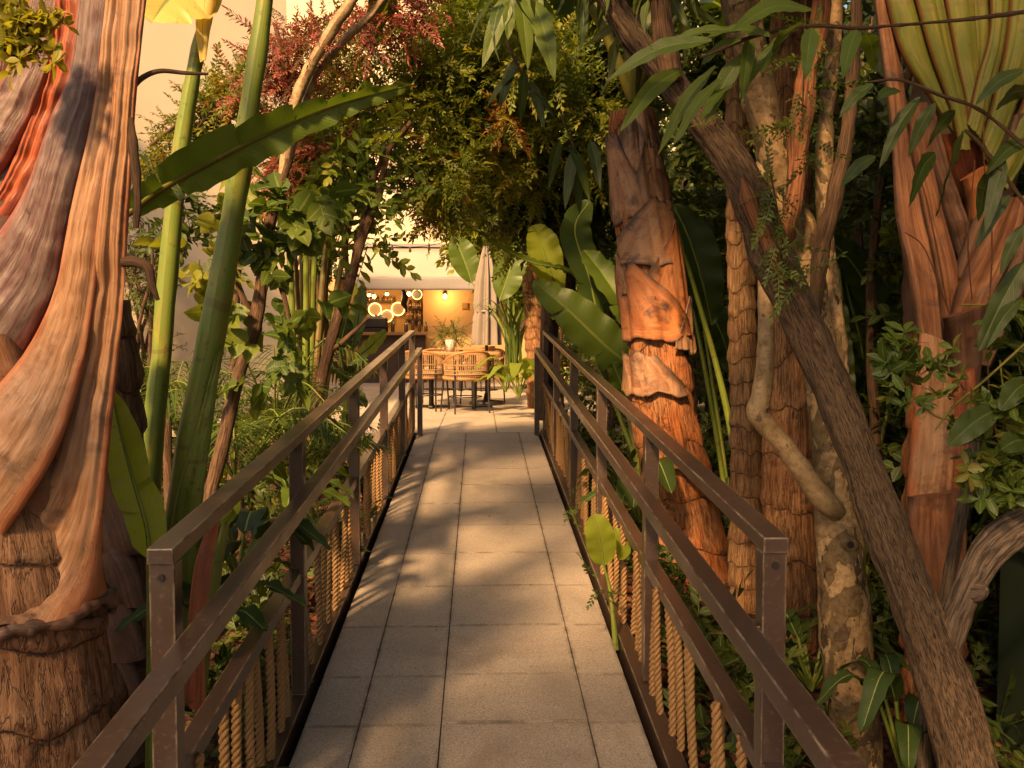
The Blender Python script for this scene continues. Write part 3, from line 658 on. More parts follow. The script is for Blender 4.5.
# shelves with bottles
def shelf(px0,px1,py,Y,label):
    a=P(px0,py,Y);b=P(px1,py,Y); mb=MB(); mb.box(((a[0]+b[0])/2,Y,a[2]),(b[0]-a[0],.2,.03)); tag(mb.build('wall_shelf',MAT['dark_wood'],None,False),label,'shelf')
    return a,b
shelf(366,394,301.5,YF+2.12,'dark narrow wall shelf above the glowing mirror trio')
shelf(408,422.5,309,YF+2.12,'dark upper bottle shelf beside the glowing mirrors')
shelf(406,422.5,320,YF+2.12,'dark lower bottle shelf beside the glowing mirrors')
def bottle(c,h,m):
    mb=MB(); lathe(mb,[(.001,0),(.036,0),(.038,.02),(.038,h*.55),(.030,h*.66),(.013,h*.76),(.013,h*.95),(.016,h*.96),(.016,h),(.001,h)],c,10)
    return mb.build('bottle',m)
lab={'u':'bottle standing on the upper bar shelf','l':'bottle standing on the lower bar shelf','c':'bottle standing on the wooden bar counter','m':'bottle standing on the shelf above the glowing mirrors'}
for py,xs_,tg in ((308.3,np.linspace(409.5,421,7),'u'),(319.3,np.linspace(407.5,421,8),'l'),(300.8,np.linspace(369,392,9),'m')):
    for q,x in enumerate(xs_):
        c=P(x+rng.normal(0,.3),py,YF+2.1); o=bottle(c,rng.uniform(.16,.26) if tg!='m' else .12,MAT['bottle2' if rng.random()<.5 else 'bottle']); tag(o,lab[tg],'bottle',{'u':'bottles on the upper bar shelf','l':'bottles on the lower bar shelf','m':'bottles on the shelf over the mirrors'}[tg])
# bar counter
c0=P(356,333.5,YF-.5);c1=P(428,333.5,YF-.5)
Bc=thing('bar_counter','long wooden bar counter with dark front below the glowing mirrors','counter')
mb=MB(); mb.box(((c0[0]+c1[0])/2,YF-.45,c0[2]),(c1[0]-c0[0],.6,.06)); mb.build('counter_top',MAT['wood'],Bc,False,.006)
mb=MB(); mb.box(((c0[0]+c1[0])/2,YF-.40,(TZ+c0[2]-.032)/2),(c1[0]-c0[0]-.1,.4,c0[2]-.032-TZ)); mb.build('front_panel',MAT['dark_wood'],Bc,False)
for x in np.linspace(373,426,9):
    if abs(x-398)<3: continue
    c=P(x,332,YF-.35); c[2]=c0[2]+.03; tag(bottle(c,rng.uniform(.2,.34),MAT['bottle']),lab['c'],'bottle','bottles on the bar counter')
# coffee machine
cm=P(374,325,YF-.3); zc=c0[2]+.031
E=thing('coffee_machine','dark espresso machine standing on the bar counter','coffee machine')
mb=MB(); mb.box((cm[0],YF-.35,zc+.19),(.55,.36,.20)); mb.build('body',MAT['black_steel'],E,False,.02)
mb=MB(); mb.box((cm[0],YF-.33,zc+.045),(.50,.34,.088)); mb.build('drip_tray',MAT['black_steel'],E,False,.01)
mb=MB(); [lathe(mb,[(.03,zc+.29),(.035,zc+.36),(.001,zc+.36)],(cm[0]+dx,YF-.35,0),8) for dx in (-.18,-.08,.05,.15)]; mb.build('cups',MAT['clay'],E)
# dark sculptural lamp post in the bar
c=P(404.5,300,YF+.6); pl=thing('hanging_ornament','tall dark twisted ornament hanging in front of the bar shelves','ornament')
mb=MB(); tube(mb,[P(403,290,YF+.6),P(405,297,YF+.6),P(404,304,YF+.6),P(407,312,YF+.6)],[.04,.07,.06,.02],8,disp=lambda a,l,p:.02*vnoise(p*14)); mb.build('body',MAT['dark_wood'],pl)
mb=MB(); tube(mb,[P(403,290,YF+.6),np.array([P(403,290,YF+.6)[0],YF+.6,zO-.05])],.006,6,2); mb.build('cord',MAT['black_steel'],pl)
# pendants
def pendant(px,py,Y,r,label):
    c=P(px,py,Y); o=thing('pendant_lamp',label,'pendant lamp','small glowing pendant lamps in the bar')
    mb=MB(); lathe(mb,[(.001,-r),(r*.7,-r*.7),(r,0),(r*.7,r*.7),(.001,r)],c,12); mb.build('bulb',MAT['bulb'],o)
    mb=MB(); lathe(mb,[(.02,r*.8),(.03,r*1.1),(.012,r*1.6),(.001,r*1.6)],c,8); mb.build('socket',MAT['black_steel'],o)
    mb=MB(); tube(mb,[c+np.array([0,0,r*1.5]),np.array([c[0],c[1],zO-.03])],.004,5,2); mb.build('cord',MAT['black_steel'],o)
pendant(369,295,YF+.9,.04,'glowing pendant bulb nearest the end of the bar behind the big leaf')
pendant(374,296.5,YF+1.1,.045,'glowing pendant bulb hanging second along the bar')
pendant(387,294,YF+1.2,.04,'glowing pendant bulb above the lowest mirror')
pendant(409,294,YF+1.0,.05,'glowing pendant bulb beside the dark hanging ornament')
# sconce
c=P(445,296.5,YF-.12); o=thing('wall_sconce','small lit wall sconce on the amber wall beside the parasol','wall lamp')
mb=MB(); lathe(mb,[(.001,-.055),(.035,-.04),(.045,0),(.03,.04),(.001,.05)],c,12); mb.build('bulb',MAT['bulb'],o)
mb=MB(); lathe(mb,[(.015,.05),(.05,.055),(.03,.09),(.001,.10)],c,10); mb.box(c+np.array([0,.06,.08]),(.02,.12,.02)); mb.box(c+np.array([0,.108,.06]),(.06,.02,.12)); mb.build('bracket',MAT['black_steel'],o)
c=P(465,306,YF-.02); mb=MB(); mb.box((c[0],YF-.015,c[2]),(.13,.03,.13)); mb.box((c[0],YF-.033,c[2]),(.10,.006,.10)); tag(mb.build('wall_plaque',MAT['bottle2'],None,False),'small square plaque on the amber wall beside the sconce','plaque')
def lamp(name,loc,e,r=.15):
    l=bpy.data.lights.new(name,'POINT'); l.energy=e; l.color=(1,.55,.2); l.shadow_soft_size=r
    q=bpy.data.objects.new(name,l); COL.objects.link(q); q.location=loc; return q
q=P(445,296.5,YF-.4); lamp('sconce_light',q,15,.06)
lamp('bar_light',((xL+xM)/2-.2,YF+1.2,zO-.35),18,.1); lamp('pendant_light',((xL+xM)/2+.5,YF+.9,zO-.3),5,.08)

# string lights over the terrace
o=thing('string_lights','thin cable of small bulbs strung across the sunlit facade','string lights')
pts=[P(340,222,17),P(375,240,17),P(410,247,17),P(450,240,17),P(500,215,17)]
mb=MB(); tube(mb,pts,.006,5,40); mb.build('cable',MAT['black_steel'],o)
cc=catmull(pts,9)
for q in cc[1:-1]:
    mb=MB(); lathe(mb,[(.001,-.10),(.022,-.085),(.028,-.06),(.016,-.03),(.018,0),(.001,.004)],q,8); mb.build('bulb',MAT['bottle2'],o)

# ================================================================== terrace furniture
def chair(loc,rz,label,src=[None]):
    if src[0] is None:
        r=thing('rattan_armchair',label,'chair','rattan armchairs on the terrace'); src[0]=r
        def arc(a): return np.array([.275*math.sin(a),-.04-.255*math.cos(a)])   # a=0 at the back (-Y)
        A=np.linspace(-1.75,1.75,41); rim=[]
        top=lambda a: .47+.30-.13*min(1,(abs(a)/1.6)**2.2)
        mb=MB()
        for a in np.linspace(-1.7,1.7,40): tube(mb,[(*arc(a),.455),(*(arc(a)*1.05),(.455+top(a))/2),(*(arc(a)*1.06),top(a))],.0062,5,4)
        for hh in (.485,.53,.60):
            tube(mb,[np.array([*(arc(a)*1.035),min(hh,top(a)-.03)]) for a in np.linspace(-1.72,1.72,25)],.008,6,48)
        mb.build('backrest',MAT['rattan'],r)
        rim=[np.array([*(arc(a)*1.06),.47+.30-.13*min(1,(abs(a)/1.6)**2.2)]) for a in A[::2]]
        f=[rim[0]+np.array([.0,.02,-.02])]+rim+[rim[-1]+np.array([0,.02,-.02])]
        mb=MB(); tube(mb,f,.015,8,60); mb.build('rim',MAT['wood'],r)
        mb=MB(); prof=[(.001,.41),(.27,.41),(.285,.43),(.285,.455),(.27,.465),(.001,.465)]; lathe(mb,prof,(0,0,0),28); mb.build('seat',MAT['rattan'],r)
        mb=MB(); lathe(mb,[(.001,.467),(.22,.467),(.245,.48),(.24,.50),(.20,.515),(.001,.52)],(0,.01,0),24); mb.build('cushion',MAT['cushion'],r)
        for sx in (-1,1):
            for sy in (-1,1):
                mb=MB(); top=.62 if sy>0 else .66
                tube(mb,[(sx*.235,sy*.225,0),(sx*.222,sy*.19-.01,.43),(sx*.228,sy*.19-.01,top)],[.011,.012,.011],8,9); mb.build('leg',MAT['black_steel'],r)
        mb=MB(); tube(mb,[(.22*math.cos(x),.20*math.sin(x),.20) for x in np.linspace(0,6.283,25)],.007,6,50,cap=False); mb.build('stretcher',MAT['black_steel'],r)
    else:
        r=src[0].copy(); COL.objects.link(r); r['label']=label
        for ch in list(src[0].children):
            c=ch.copy(); COL.objects.link(c); c.parent=r
    r.location=loc; r.rotation_euler=(0,0,rz); return r
def gp(px,py,Y): p=P(px,py,Y); return (p[0],p[1],TZ)
chair(gp(464,0,11.95),R_(25),'rattan armchair with its back to the walkway, in full view before the table')
chair(gp(424,0,12.35),R_(-20),'rattan armchair partly hidden by the railing end')
chair(gp(482,0,13.45),R_(150),'rattan armchair facing across the table beside the closed parasol')
chair(gp(437,0,13.6),R_(185),'rattan armchair on the far side of the table behind the potted plant')
chair(gp(476,0,16.6),R_(60),'rattan armchair at the far table by the amber wall')
chair(gp(447,0,16.9),R_(-60),'rattan armchair at the far table under the sconce')
def table(cx,Y,w,d,h,label,pd):
    t=thing('cafe_table',label,'table','wooden cafe tables on the terrace'); x=P(cx,0,Y)[0]
    mb=MB(); mb.box((x,Y,TZ+h-.02),(w,d,.04)); mb.build('table_top',MAT['wood'],t,False,.01)
    for dx in pd:
        mb=MB(); tube(mb,[(x+dx,Y,TZ+.03),(x+dx,Y,TZ+h-.045)],.035,10,2); mb.build('leg',MAT['black_steel'],t)
        mb=MB(); mb.box((x+dx,Y,TZ+.022),(.50,.06,.03)); mb.box((x+dx,Y,TZ+.0225),(.06,.50,.034)); mb.build('foot',MAT['black_steel'],t,False,.008)
table(454,12.75,1.18,.75,.75,'wooden table with black pedestals behind the nearest rattan armchairs',(-.32,.25))
table(460,16.8,1.1,.7,.75,'small wooden table further back by the amber wall',(0,))
# pot on the table
p=P(450,344,12.8); pt=thing('potted_plant','small pale pot of green herbs on the wooden table','potted plant')
zt_=TZ+.751
mb=MB(); lathe(mb,[(.001,0),(.06,0),(.075,.16),(.065,.16),(.055,.10),(.001,.10)],(p[0],12.8,zt_),16); mb.build('pot',MAT['clay'],pt)
mb=MB(); clump(mb,T_small,(p[0],12.8,zt_+.24),(.20,.16,.12),90,.75,tone=(.5,.2)); mb.build('foliage',MAT['leaf_mid'],pt)
# parasol, closed
x=P(486,0,13.3)[0]; zb_=P(486,345,13.3)[2]; zt_=P(486,246,13.3)[2]
ps=thing('parasol','closed grey beige parasol standing beside the table','parasol')
mb=MB(); tube(mb,[(x,13.3,TZ+.06),(x,13.3,zt_+.02)],.022,10,2); mb.build('pole',MAT['dark_wood'],ps)
th=np.linspace(0,2*np.pi,97); q=np.linspace(0,1,26)
rr=np.interp(q,[0,.05,.35,.62,.66,.72,1],[.03,.05,.125,.15,.125,.15,.17])
V=np.array([[((r*(1+.28*np.sin(8*a+1.5*k))*math.cos(a))+x,13.3+r*(1+.28*np.sin(8*a+1.5*k))*math.sin(a),zt_-(zt_-zb_)*k) for a in th] for k,r in zip(q,rr)])
mb=MB(); grid(mb,V,np.zeros(V.shape)); mb.build('canopy',MAT['parasol'],ps)
mb=MB(); kq=.66; tube(mb,[(x+.135*math.cos(a),13.3+.135*math.sin(a),zt_-(zt_-zb_)*kq) for a in np.linspace(0,6.283,20)],.012,6,40,cap=False); mb.build('strap',MAT['valance'],ps)
mb=MB(); lathe(mb,[(.001,TZ),(.24,TZ),(.24,TZ+.05),(.05,TZ+.07),(.03,TZ+.16),(.001,TZ+.16)],(x,13.3,0),20); mb.build('base',MAT['black_steel'],ps)
# ================================================================== planting
SHADE=[(-.4,-1.7,5.0,.75,45),(-1.2,-1.9,4.8,.8,50),(-1.9,-1.5,3.7,.75,45),(-1.0,-1.3,3.7,.6,25),(.5,-1.6,5.3,.8,45),(1.0,-2.2,5.7,.8,40),(-2.7,-2.1,4.3,.9,50),(-2.1,-2.7,5.0,.8,45),(-.2,-2.5,5.7,.7,35),(-1.4,-2.7,5.5,.7,35),(-3.4,-1.6,3.2,.7,30),(-2.4,-1.5,2.7,.6,20),(1.6,-1.6,5.2,.8,40),(-.6,-.8,4.5,.5,20)]  # leaf clumps of the added tree behind the viewer, placed for shade
def edges(spec,n): return catmull([(a,b,0) for a,b in spec],n)[:,:2]
def sheath(mb, left, right, Y, bulge=.55, flute=.012, rows=46, n=44, seed=0, nf=10, Y1=None, m=0, crumple=.006, foot=None):
    """a leaf base: a fluted, closed half-pipe between two edge curves"""
    l=edges(left,rows); r=edges(right,rows); Ys=np.linspace(Y,Y if Y1 is None else Y1,rows)
    PL=np.array([P(a[0],a[1],y) for a,y in zip(l,Ys)]); PR=np.array([P(a[0],a[1],y) for a,y in zip(r,Ys)])
    C=(PL+PR)/2; H=(PR-PL)/2; hw=np.linalg.norm(H,axis=1)
    a=np.linspace(-np.pi,np.pi,n+1); s=np.sin(a); c=np.cos(a)
    L=np.concatenate([[0],np.cumsum(np.linalg.norm(np.diff(C,axis=0),axis=1))])
    V=C[:,None,:]+H[:,None,:]*s[None,:,None]
    k_=np.linspace(0,1,rows); fu=np.clip((k_-.72)/.28,0,1)**1.5 if foot else 0*k_; bulge=(bulge*(1-fu)+(foot or 0)*fu)[:,None]; flute=(flute*(1-.75*fu))[:,None]
    if foot: Yo=np.interp(fu,[0,1],[0,1])
    d=hw[:,None]*bulge*np.where(c>0,c**.8 if False else np.abs(c)**.7,-np.abs(c)*.8)[None,:]
    kb=np.interp(np.linspace(0,1,rows),[0,.82,1],[1,1,1 if foot else .72])[:,None]
    d=d*np.where(d>0,kb,1)
    jag=np.zeros((rows,n+1)); jag[-5:]=np.linspace(0,1,5)[:,None]*(.014*fbm(np.stack([s*4,s*0+seed,s*0],-1),3))[None,:]*np.clip(hw.mean()*6,0,1)
    V=V.copy(); V[...,2]+=jag
    q=np.stack([np.repeat(s[None,:]*nf*.5,rows,0), np.repeat(L[:,None]*1.6,n+1,1), np.full((rows,n+1),seed*3.7)],-1)
    fl=vnoise(q*np.array([1,.55,1]))*1.0+.6*vnoise(q*np.array([2.6,.6,1]))
    d=d+fl*flute*np.clip(c,0,1)[None,:]**.5
    d=d+(crumple*fbm(V*14+seed,3)+crumple*.35*fbm(V*np.array([48,48,20])+seed,2))*np.clip(c,0,1)[None,:]
    V=V.copy(); V[...,1]-=d
    T=np.zeros(V.shape); T[...,0]=s[None,:]; T[...,1]=L[:,None]; T[...,2]=seed*.37%1
    grid(mb,V[:,::-1],T[:,::-1],m)
    for row in (0,rows-1):                       # close the ends
        ring=V[row,:n]; Vc=np.vstack([ring,ring.mean(0)]); k=np.arange(n); Tc=np.zeros((n+1,3))
        mb.add(Vc,np.stack([k,(k+1)%n,np.full(n,n)],-1),Tc,m)
    return mb
def ringdisp(ring, amp, rough=.006, lean=.5, f=9):
    def f_(A,L,p):
        q=np.stack([np.cos(A)*1.3,np.sin(A)*1.3,L*1.5],-1); w=.30*ring*vnoise(q*1.4)+.03*ring*vnoise(np.stack([np.cos(A)*4,np.sin(A)*4,L*6],-1))
        f_.phase=(L+w)/ring; fr=f_.phase%1
        return amp*(1-fr)*1.0-amp*.5 - amp*.7*np.exp(-((fr-.03)/.03)**2) + rough*fbm(p*f,3)+rough*.7*vnoise(np.stack([np.cos(A)*9,np.sin(A)*9,L*2.5],-1))
    return f_
def barkdisp(amp,f=10,ridge=0,nr=9):
    def f_(A,L,p):
        d=amp*fbm(p*f,3)
        if ridge: d=d+ridge*(vnoise(np.stack([np.cos(A)*nr*.55,np.sin(A)*nr*.55,L*3.5],-1)))
        return d
    return f_
NUM={}
def palmleaf_crown(parent, top, n, length, W, mat='banana', seed=0, el=(.5,1.0)):
    """arching great leaves above the frame"""
    r=np.random.default_rng(seed)
    for i in range(n):
        a=2*np.pi*i/n+r.normal(0,.25); e=r.uniform(*el)
        d=np.array([math.cos(a),math.sin(a),0]); p0=np.array(top)
        pts=[p0,p0+d*length*.18+np.array([0,0,length*.35*e]),p0+d*length*.5+np.array([0,0,length*.62*e]),p0+d*length*.85+np.array([0,0,length*.5*e]),p0+d*length*1.05+np.array([0,0,length*.2*e])]
        mb=MB(); c=catmull(pts,30); bigleaf(mb,c[10::3],W,(-d[0]*.4,-d[1]*.4,1),.15,30,4,.01,6,seed=seed+i); tube(mb,c[:14:2],np.linspace(.035,.018,7),8,m=1)
        mb.build('leaf',[MAT[mat],MAT['stem_petiole']],parent)

def wrap(mb, pts, rad, y0, y1, b, t, lift=.03, seed=0, rows=34, n=40, base=.012):
    """a torn leaf base wrapped round a trunk between two pixel heights of its axis; b, t = start and end angle at foot and top"""
    c=catmull(pts,200); rr=np.interp(np.linspace(0,len(pts)-1,200),np.arange(len(pts)),rad); zz=c[:,2]; o=np.argsort(zz)
    q=np.linspace(0,1,rows); z=y0+(y1-y0)*q
    C=np.stack([np.interp(z,zz[o],c[o,k]) for k in range(3)],-1); R=np.interp(z,zz[o],rr[o])
    e=q**1.25
    pa=b[0]+(t[0]-b[0])*e+.05*fbm(np.stack([q*4,q*0+seed,q*0],-1)); pb=b[1]+(t[1]-b[1])*e+.05*fbm(np.stack([q*4,q*0+seed+9,q*0],-1))
    u=np.linspace(0,1,n); ph=pa[:,None]+(pb-pa)[:,None]*u[None,:]
    off=base+lift*q[:,None]**1.6*(.6+.4*np.abs(2*u-1)[None,:])+.014*vnoise(np.stack([ph*4.5,np.repeat(q[:,None]*1.3,n,1),np.full(ph.shape,seed*1.7)],-1))+.006*vnoise(np.stack([ph*13,np.repeat(q[:,None]*2,n,1),np.full(ph.shape,seed*1.7)],-1))
    r=R[:,None]+off; V=C[:,None,:]+np.stack([np.sin(ph)*r,-np.cos(ph)*r,0*r],-1)
    V[...,2]+=(.025*vnoise(np.stack([u*9,u*0+seed,u*0],-1)))[None,:]*(np.abs(q-.5)*2)[:,None]**4
    eg=np.maximum(np.abs(2*u-1)[None,:],np.abs(2*q-1)[:,None]**3)*np.where(u<.5,-1,1)[None,:]
    T=np.stack([eg,np.repeat(z[:,None],n,1),np.full(ph.shape,seed*.37%1)],-1); grid(mb,V[:,::-1],T[:,::-1])
# ---------------------------------------------------------------- great palm by the near end of the railing
L1=thing('bird_of_paradise_tree','huge trunk wrapped in fluted tan and grey leaf bases, nearest to the viewer','palm','great sheathed palms beside the walkway')
Yq=2.28
mb=MB(); tube(mb,[P(8,930,Yq),P(8,768,Yq),P(6,670,Yq),P(3,585,Yq),P(-4,500,Yq)],np.array([100,98,95,92,70])*Yq/F,72,90,disp=ringdisp(.19,.016,.010,f=7)); mb.build('trunk',MAT['palm_ring'],L1)
mb=MB(); tube(mb,[P(-4,560,Yq),P(-12,450,Yq),P(-18,300,Yq),P(-10,150,Yq),P(5,0,Yq),P(20,-90,Yq)],np.array([84,76,66,62,50,35])*Yq/F,40,60,disp=barkdisp(.02,6)); mb.build('core',MAT['sheath_dark'],L1)
for nm,l,r,Y,b,fl,mt,sd in [
 ('a',[(126,-60),(112,104),(98,220),(88,315),(74,382),(46,470),(-10,550),(-95,596)],[(153,-60),(137,90),(130,200),(122,320),(112,420),(103,520),(102,570),(104,598)],2.04,.40,.009,'sheath',1),
 ('b',[(112,-60),(94,104),(73,200),(56,286),(29,346),(-15,400),(-70,450)],[(132,-60),(121,104),(106,200),(94,300),(80,380),(55,455),(5,535)],2.12,.38,.008,'sheath',2),
 ('c',[(82,-60),(72,60),(52,120),(30,185),(0,235),(-50,290)],[(119,-60),(99,104),(78,200),(60,286),(32,350),(-25,410)],2.16,.42,.007,'sheath_purple',3),
 ('d',[(60,-60),(46,60),(26,125),(-4,195),(-55,245)],[(86,-60),(76,60),(58,120),(40,168),(10,222),(-30,275)],2.17,.35,.010,'sheath_fire',4),
 ('e',[(34,-60),(26,20),(-5,90),(-60,150)],[(66,-60),(54,60),(33,120),(0,178),(-45,235)],2.17,.4,.012,'sheath_purple',5),
 ('f',[(-110,-60),(-110,80),(-120,200)],[(26,-60),(29,50),(24,84),(-8,140),(-60,205)],2.24,.5,.02,'sheath',6),
 ('g',[(-120,180),(-105,300),(-95,400)],[(-10,205),(14,260),(36,315),(30,352)],2.17,.4,.02,'sheath_dark',7),
 ('h',[(-125,320),(-110,430),(-98,596)],[(22,335),(46,390),(66,440),(74,510),(70,594)],2.15,.42,.02,'sheath_mid',8)]:
    mb=MB(); sheath(mb,l,r,Y,b,fl,130,110,sd,nf=5,crumple=.008,Y1=2.28 if nm in 'ah' else None,foot={'a':1.0,'h':.95}.get(nm)); mb.build('leaf_base',MAT[mt],L1)
for k,(yy,tl,rr_,hh) in enumerate([(603,-.006,99,5.0),(612,.008,99,3.5)]):
    c0_=P(4,yy,Yq); R0=rr_*Yq/F; ring=[c0_+np.array([R0*math.sin(a),-R0*math.cos(a),tl*math.sin(a*1.3+k)+.016*vnoise(np.array([[a*2.2,k*5.,1.]]))[0]]) for a in np.linspace(-2.2,2.2,27)]
    mb=MB(); tube(mb,ring,hh*Yq/F,12,200,disp=lambda A,L,p_:.011*fbm(p_*22+k,3)+.010*vnoise(p_*9+k)); mb.build('leaf_base',MAT['sheath_dark' if k<2 else 'sheath'],L1)
for k,(ax,az) in enumerate([(-.25,1.5),(.1,1.5),(.4,1.3)]):
    p0=P(40+ax*30,-100,2.2); d=norm(np.array([ax,.12*((-1)**k),az])); c=catmull([p0,p0+d*1.2,p0+d*2.4+np.array([ax*.1,0,-.03]),p0+d*4.0+np.array([ax*.5,0,-.35])],30)
    mb=MB(); bigleaf(mb,c[12::2],.34,(0,-1,.2),.15,36,5,.01,9,seed=300+k); tube(mb,c[:15:2],np.linspace(.05,.02,8),8,m=1); mb.build('leaf',[MAT['banana'],MAT['stem_petiole']],L1)
mb=MB(); pxtube(mb,[(131,118,3),(134,160,5),(137,190,5),(136,228,4)],2.03,8,disp=barkdisp(.004,30)); mb.build('dry_stub',MAT['bark_brown'],L1)
mb=MB(); pxtube(mb,[(128,92,3.5),(142,78,3),(160,71,2.4),(185,73,2),(208,74,1.4)],2.1,8); mb.build('dead_twig',MAT['bark_brown'],L1)
mb=MB(); pxtube(mb,[(122,262,5),(136,262,5.5),(148,268,5),(152,285,4),(158,300,2)],2.12,8); mb.build('dead_twig',MAT['bark_brown'],L1)
# bright small-leaved spray, top corner; strong yellow tone paints in the sun glow
o=thing('climbing_vine','sunlit yellow green climber hanging over the top of the huge sheathed trunk','vine')
mb=MB()
for (x,y,n) in [(8,12,10),(28,30,10),(38,50,9),(50,18,6),(20,52,5),(5,40,7)]:
    clump(mb,T_whorl,P(x,y,1.98),np.array([22,10,16])*2/F,n,.55,tone=(1.0,.15),down=.6)
mb.build('foliage',MAT['leaf_bright'],o)
mb=MB(); tube(mb,[P(-10,-40,2.0),P(15,0,1.98),P(30,30,1.98),P(40,66,1.97)],.0025,5); mb.build('stem',MAT['bark_brown'],o)

# darker palm trunk behind it
o=thing('palm_trunk','dark dappled palm trunk half hidden behind the huge sheathed trunk','palm')
mb=MB(); tube(mb,[P(112,900,2.9),P(112,700,2.9),P(108,560,2.9),P(103,430,2.9),P(100,300,2.9)],np.array([48,45,42,38,30])*2.9/F,48,70,disp=ringdisp(.16,.014,.012)); mb.build('trunk',MAT['palm_dark'],o)
for k in range(6):
    y0=470+k*52; mb=MB(); sheath(mb,[(80+rng.normal(0,4),y0-40),(90,y0),(102,y0+38)],[(112,y0-46),(138,y0-10),(150,y0+30)],2.80,.3,.01,20,20,30+k); mb.build('leaf_base',MAT['sheath_dark'],o)

# ---------------------------------------------------------------- banana plant
B=thing('banana_plant','tall banana plant with two thick green stems against the cream wall','banana plant')
mb=MB(); pxtube(mb,[(142,720,13),(144,560,12.5),(152,450,11),(163,330,9.5),(178,170,8),(196,60,6.5),(206,20,5.5),(214,-10,4)],3.25,16,disp=barkdisp(.004,7)); mb.build('stem',MAT['stem_green'],B)
mb=MB(); pxtube(mb,[(176,700,20),(182,530,17),(196,420,15),(213,330,13),(235,200,11.5),(252,90,9.5),(265,0,8),(270,-60,6)],3.05,16,disp=barkdisp(.005,7)); mb.build('stem',MAT['stem_green'],B)
mb=MB(); c=[P(207,20,3.25),P(196,-5,3.15),P(178,-12,3.05),P(150,10,2.95)]; bigleaf(mb,[P(212,-25,3.3),P(190,-14,3.22),P(168,0,3.15),P(152,22,3.1)],.13,(0.2,-1,.25),.1,24,5,.006,2,seed=41); mb.build('leaf',MAT['banana_yellow'],B)
mb=MB(); sheath(mb,[(196,-20),(196,30),(200,62)],[(222,-22),(212,20),(206,60)],3.2,.4,.004,16,14,5); mb.build('leaf_base',MAT['banana_yellow'],B)
mb=MB(); sheath(mb,[(216,355),(196,430),(176,500),(160,600)],[(222,350),(212,430),(203,500),(198,600)],3.0,.5,.006,40,30,77,nf=5); mb.build('leaf_base',MAT['stem_green'],B)
# the great leaf crossing over the stems
mid=[P(128,214,2.95),P(160,190,2.9),P(215,160,2.86),(P(280,128,2.84)),P(340,104,2.82),P(414,84,2.8)]
mb=MB(); bigleaf(mb,mid,.085,(.15,-.75,-.55),.55,46,6,.010,5,seed=6,asym=.8); midrib(mb,mid,.011,.003,1); mb.build('leaf',[MAT['banana'],MAT['stem_petiole']],B)
for k,(mid,W,mt,nn) in enumerate([([P(214,-15,3.25),P(150,-140,3.5),P(60,-180,3.7)],.25,'banana',(0,-.3,1)),([P(270,-60,3.05),P(280,-200,3.4),P(300,-260,3.9),P(320,-240,4.3)],.24,'banana',(0,0,1))]):
    mb=MB(); bigleaf(mb,mid,W,nn,.15,30,4,.01,6,seed=50+k); midrib(mb,mid,.012,.004,1); mb.build('leaf',[MAT[mt],MAT['stem_petiole']],B)
# young upright leaf beside the handrail end
o=thing('banana_shoot','fresh upright banana leaf between the huge trunk and the rail end','banana plant')
mid=[P(150,560,2.5),P(146,525,2.5),P(133,480,2.5),P(120,430,2.5),P(111,388,2.52)]
mb=MB(); bigleaf(mb,mid,.058,(.35,-1,0),.35,34,5,.004,2,seed=9,prof=([0,.08,.35,.7,.9,1],[.1,.75,1,.85,.45,.02])); midrib(mb,mid,.007,.002,1); mb.build('leaf',[MAT['banana_bright'],MAT['stem_green']],o)
mb=MB(); tube(mb,[P(150,556,2.5),P(153,640,2.5),P(153,760,2.5),P(152,860,2.5)],[.010,.016,.02,.022],10); mb.build('stem',MAT['stem_green'],o)
o=thing('banana_shoot','thin green shoot with a curling leaf rising beside the first rail post','banana plant')
mb=MB(); pxtube(mb,[(196,760,5),(205,650,6),(214,590,5.5),(220,550,5),(226,522,4)],2.75,10); mb.build('stem',MAT['stem_green'],o)
mb=MB(); bigleaf(mb,[P(226,524,2.75),P(232,508,2.73),P(225,506,2.7),P(214,520,2.68),P(207,545,2.67)],.035,(0,-1,.5),.5,22,4,.004,0,seed=4); mb.build('leaf',MAT['banana_bright'],o)
o=thing('dry_leaf_base','dry red brown leaf sheath standing behind the rail post','leaf sheath')
mb=MB(); sheath(mb,[(213,515),(196,560),(188,620),(182,700)],[(220,520),(212,570),(206,640),(205,720)],2.65,.3,.008,26,20,12); mb.build('sheath',MAT['sheath_red'],o)

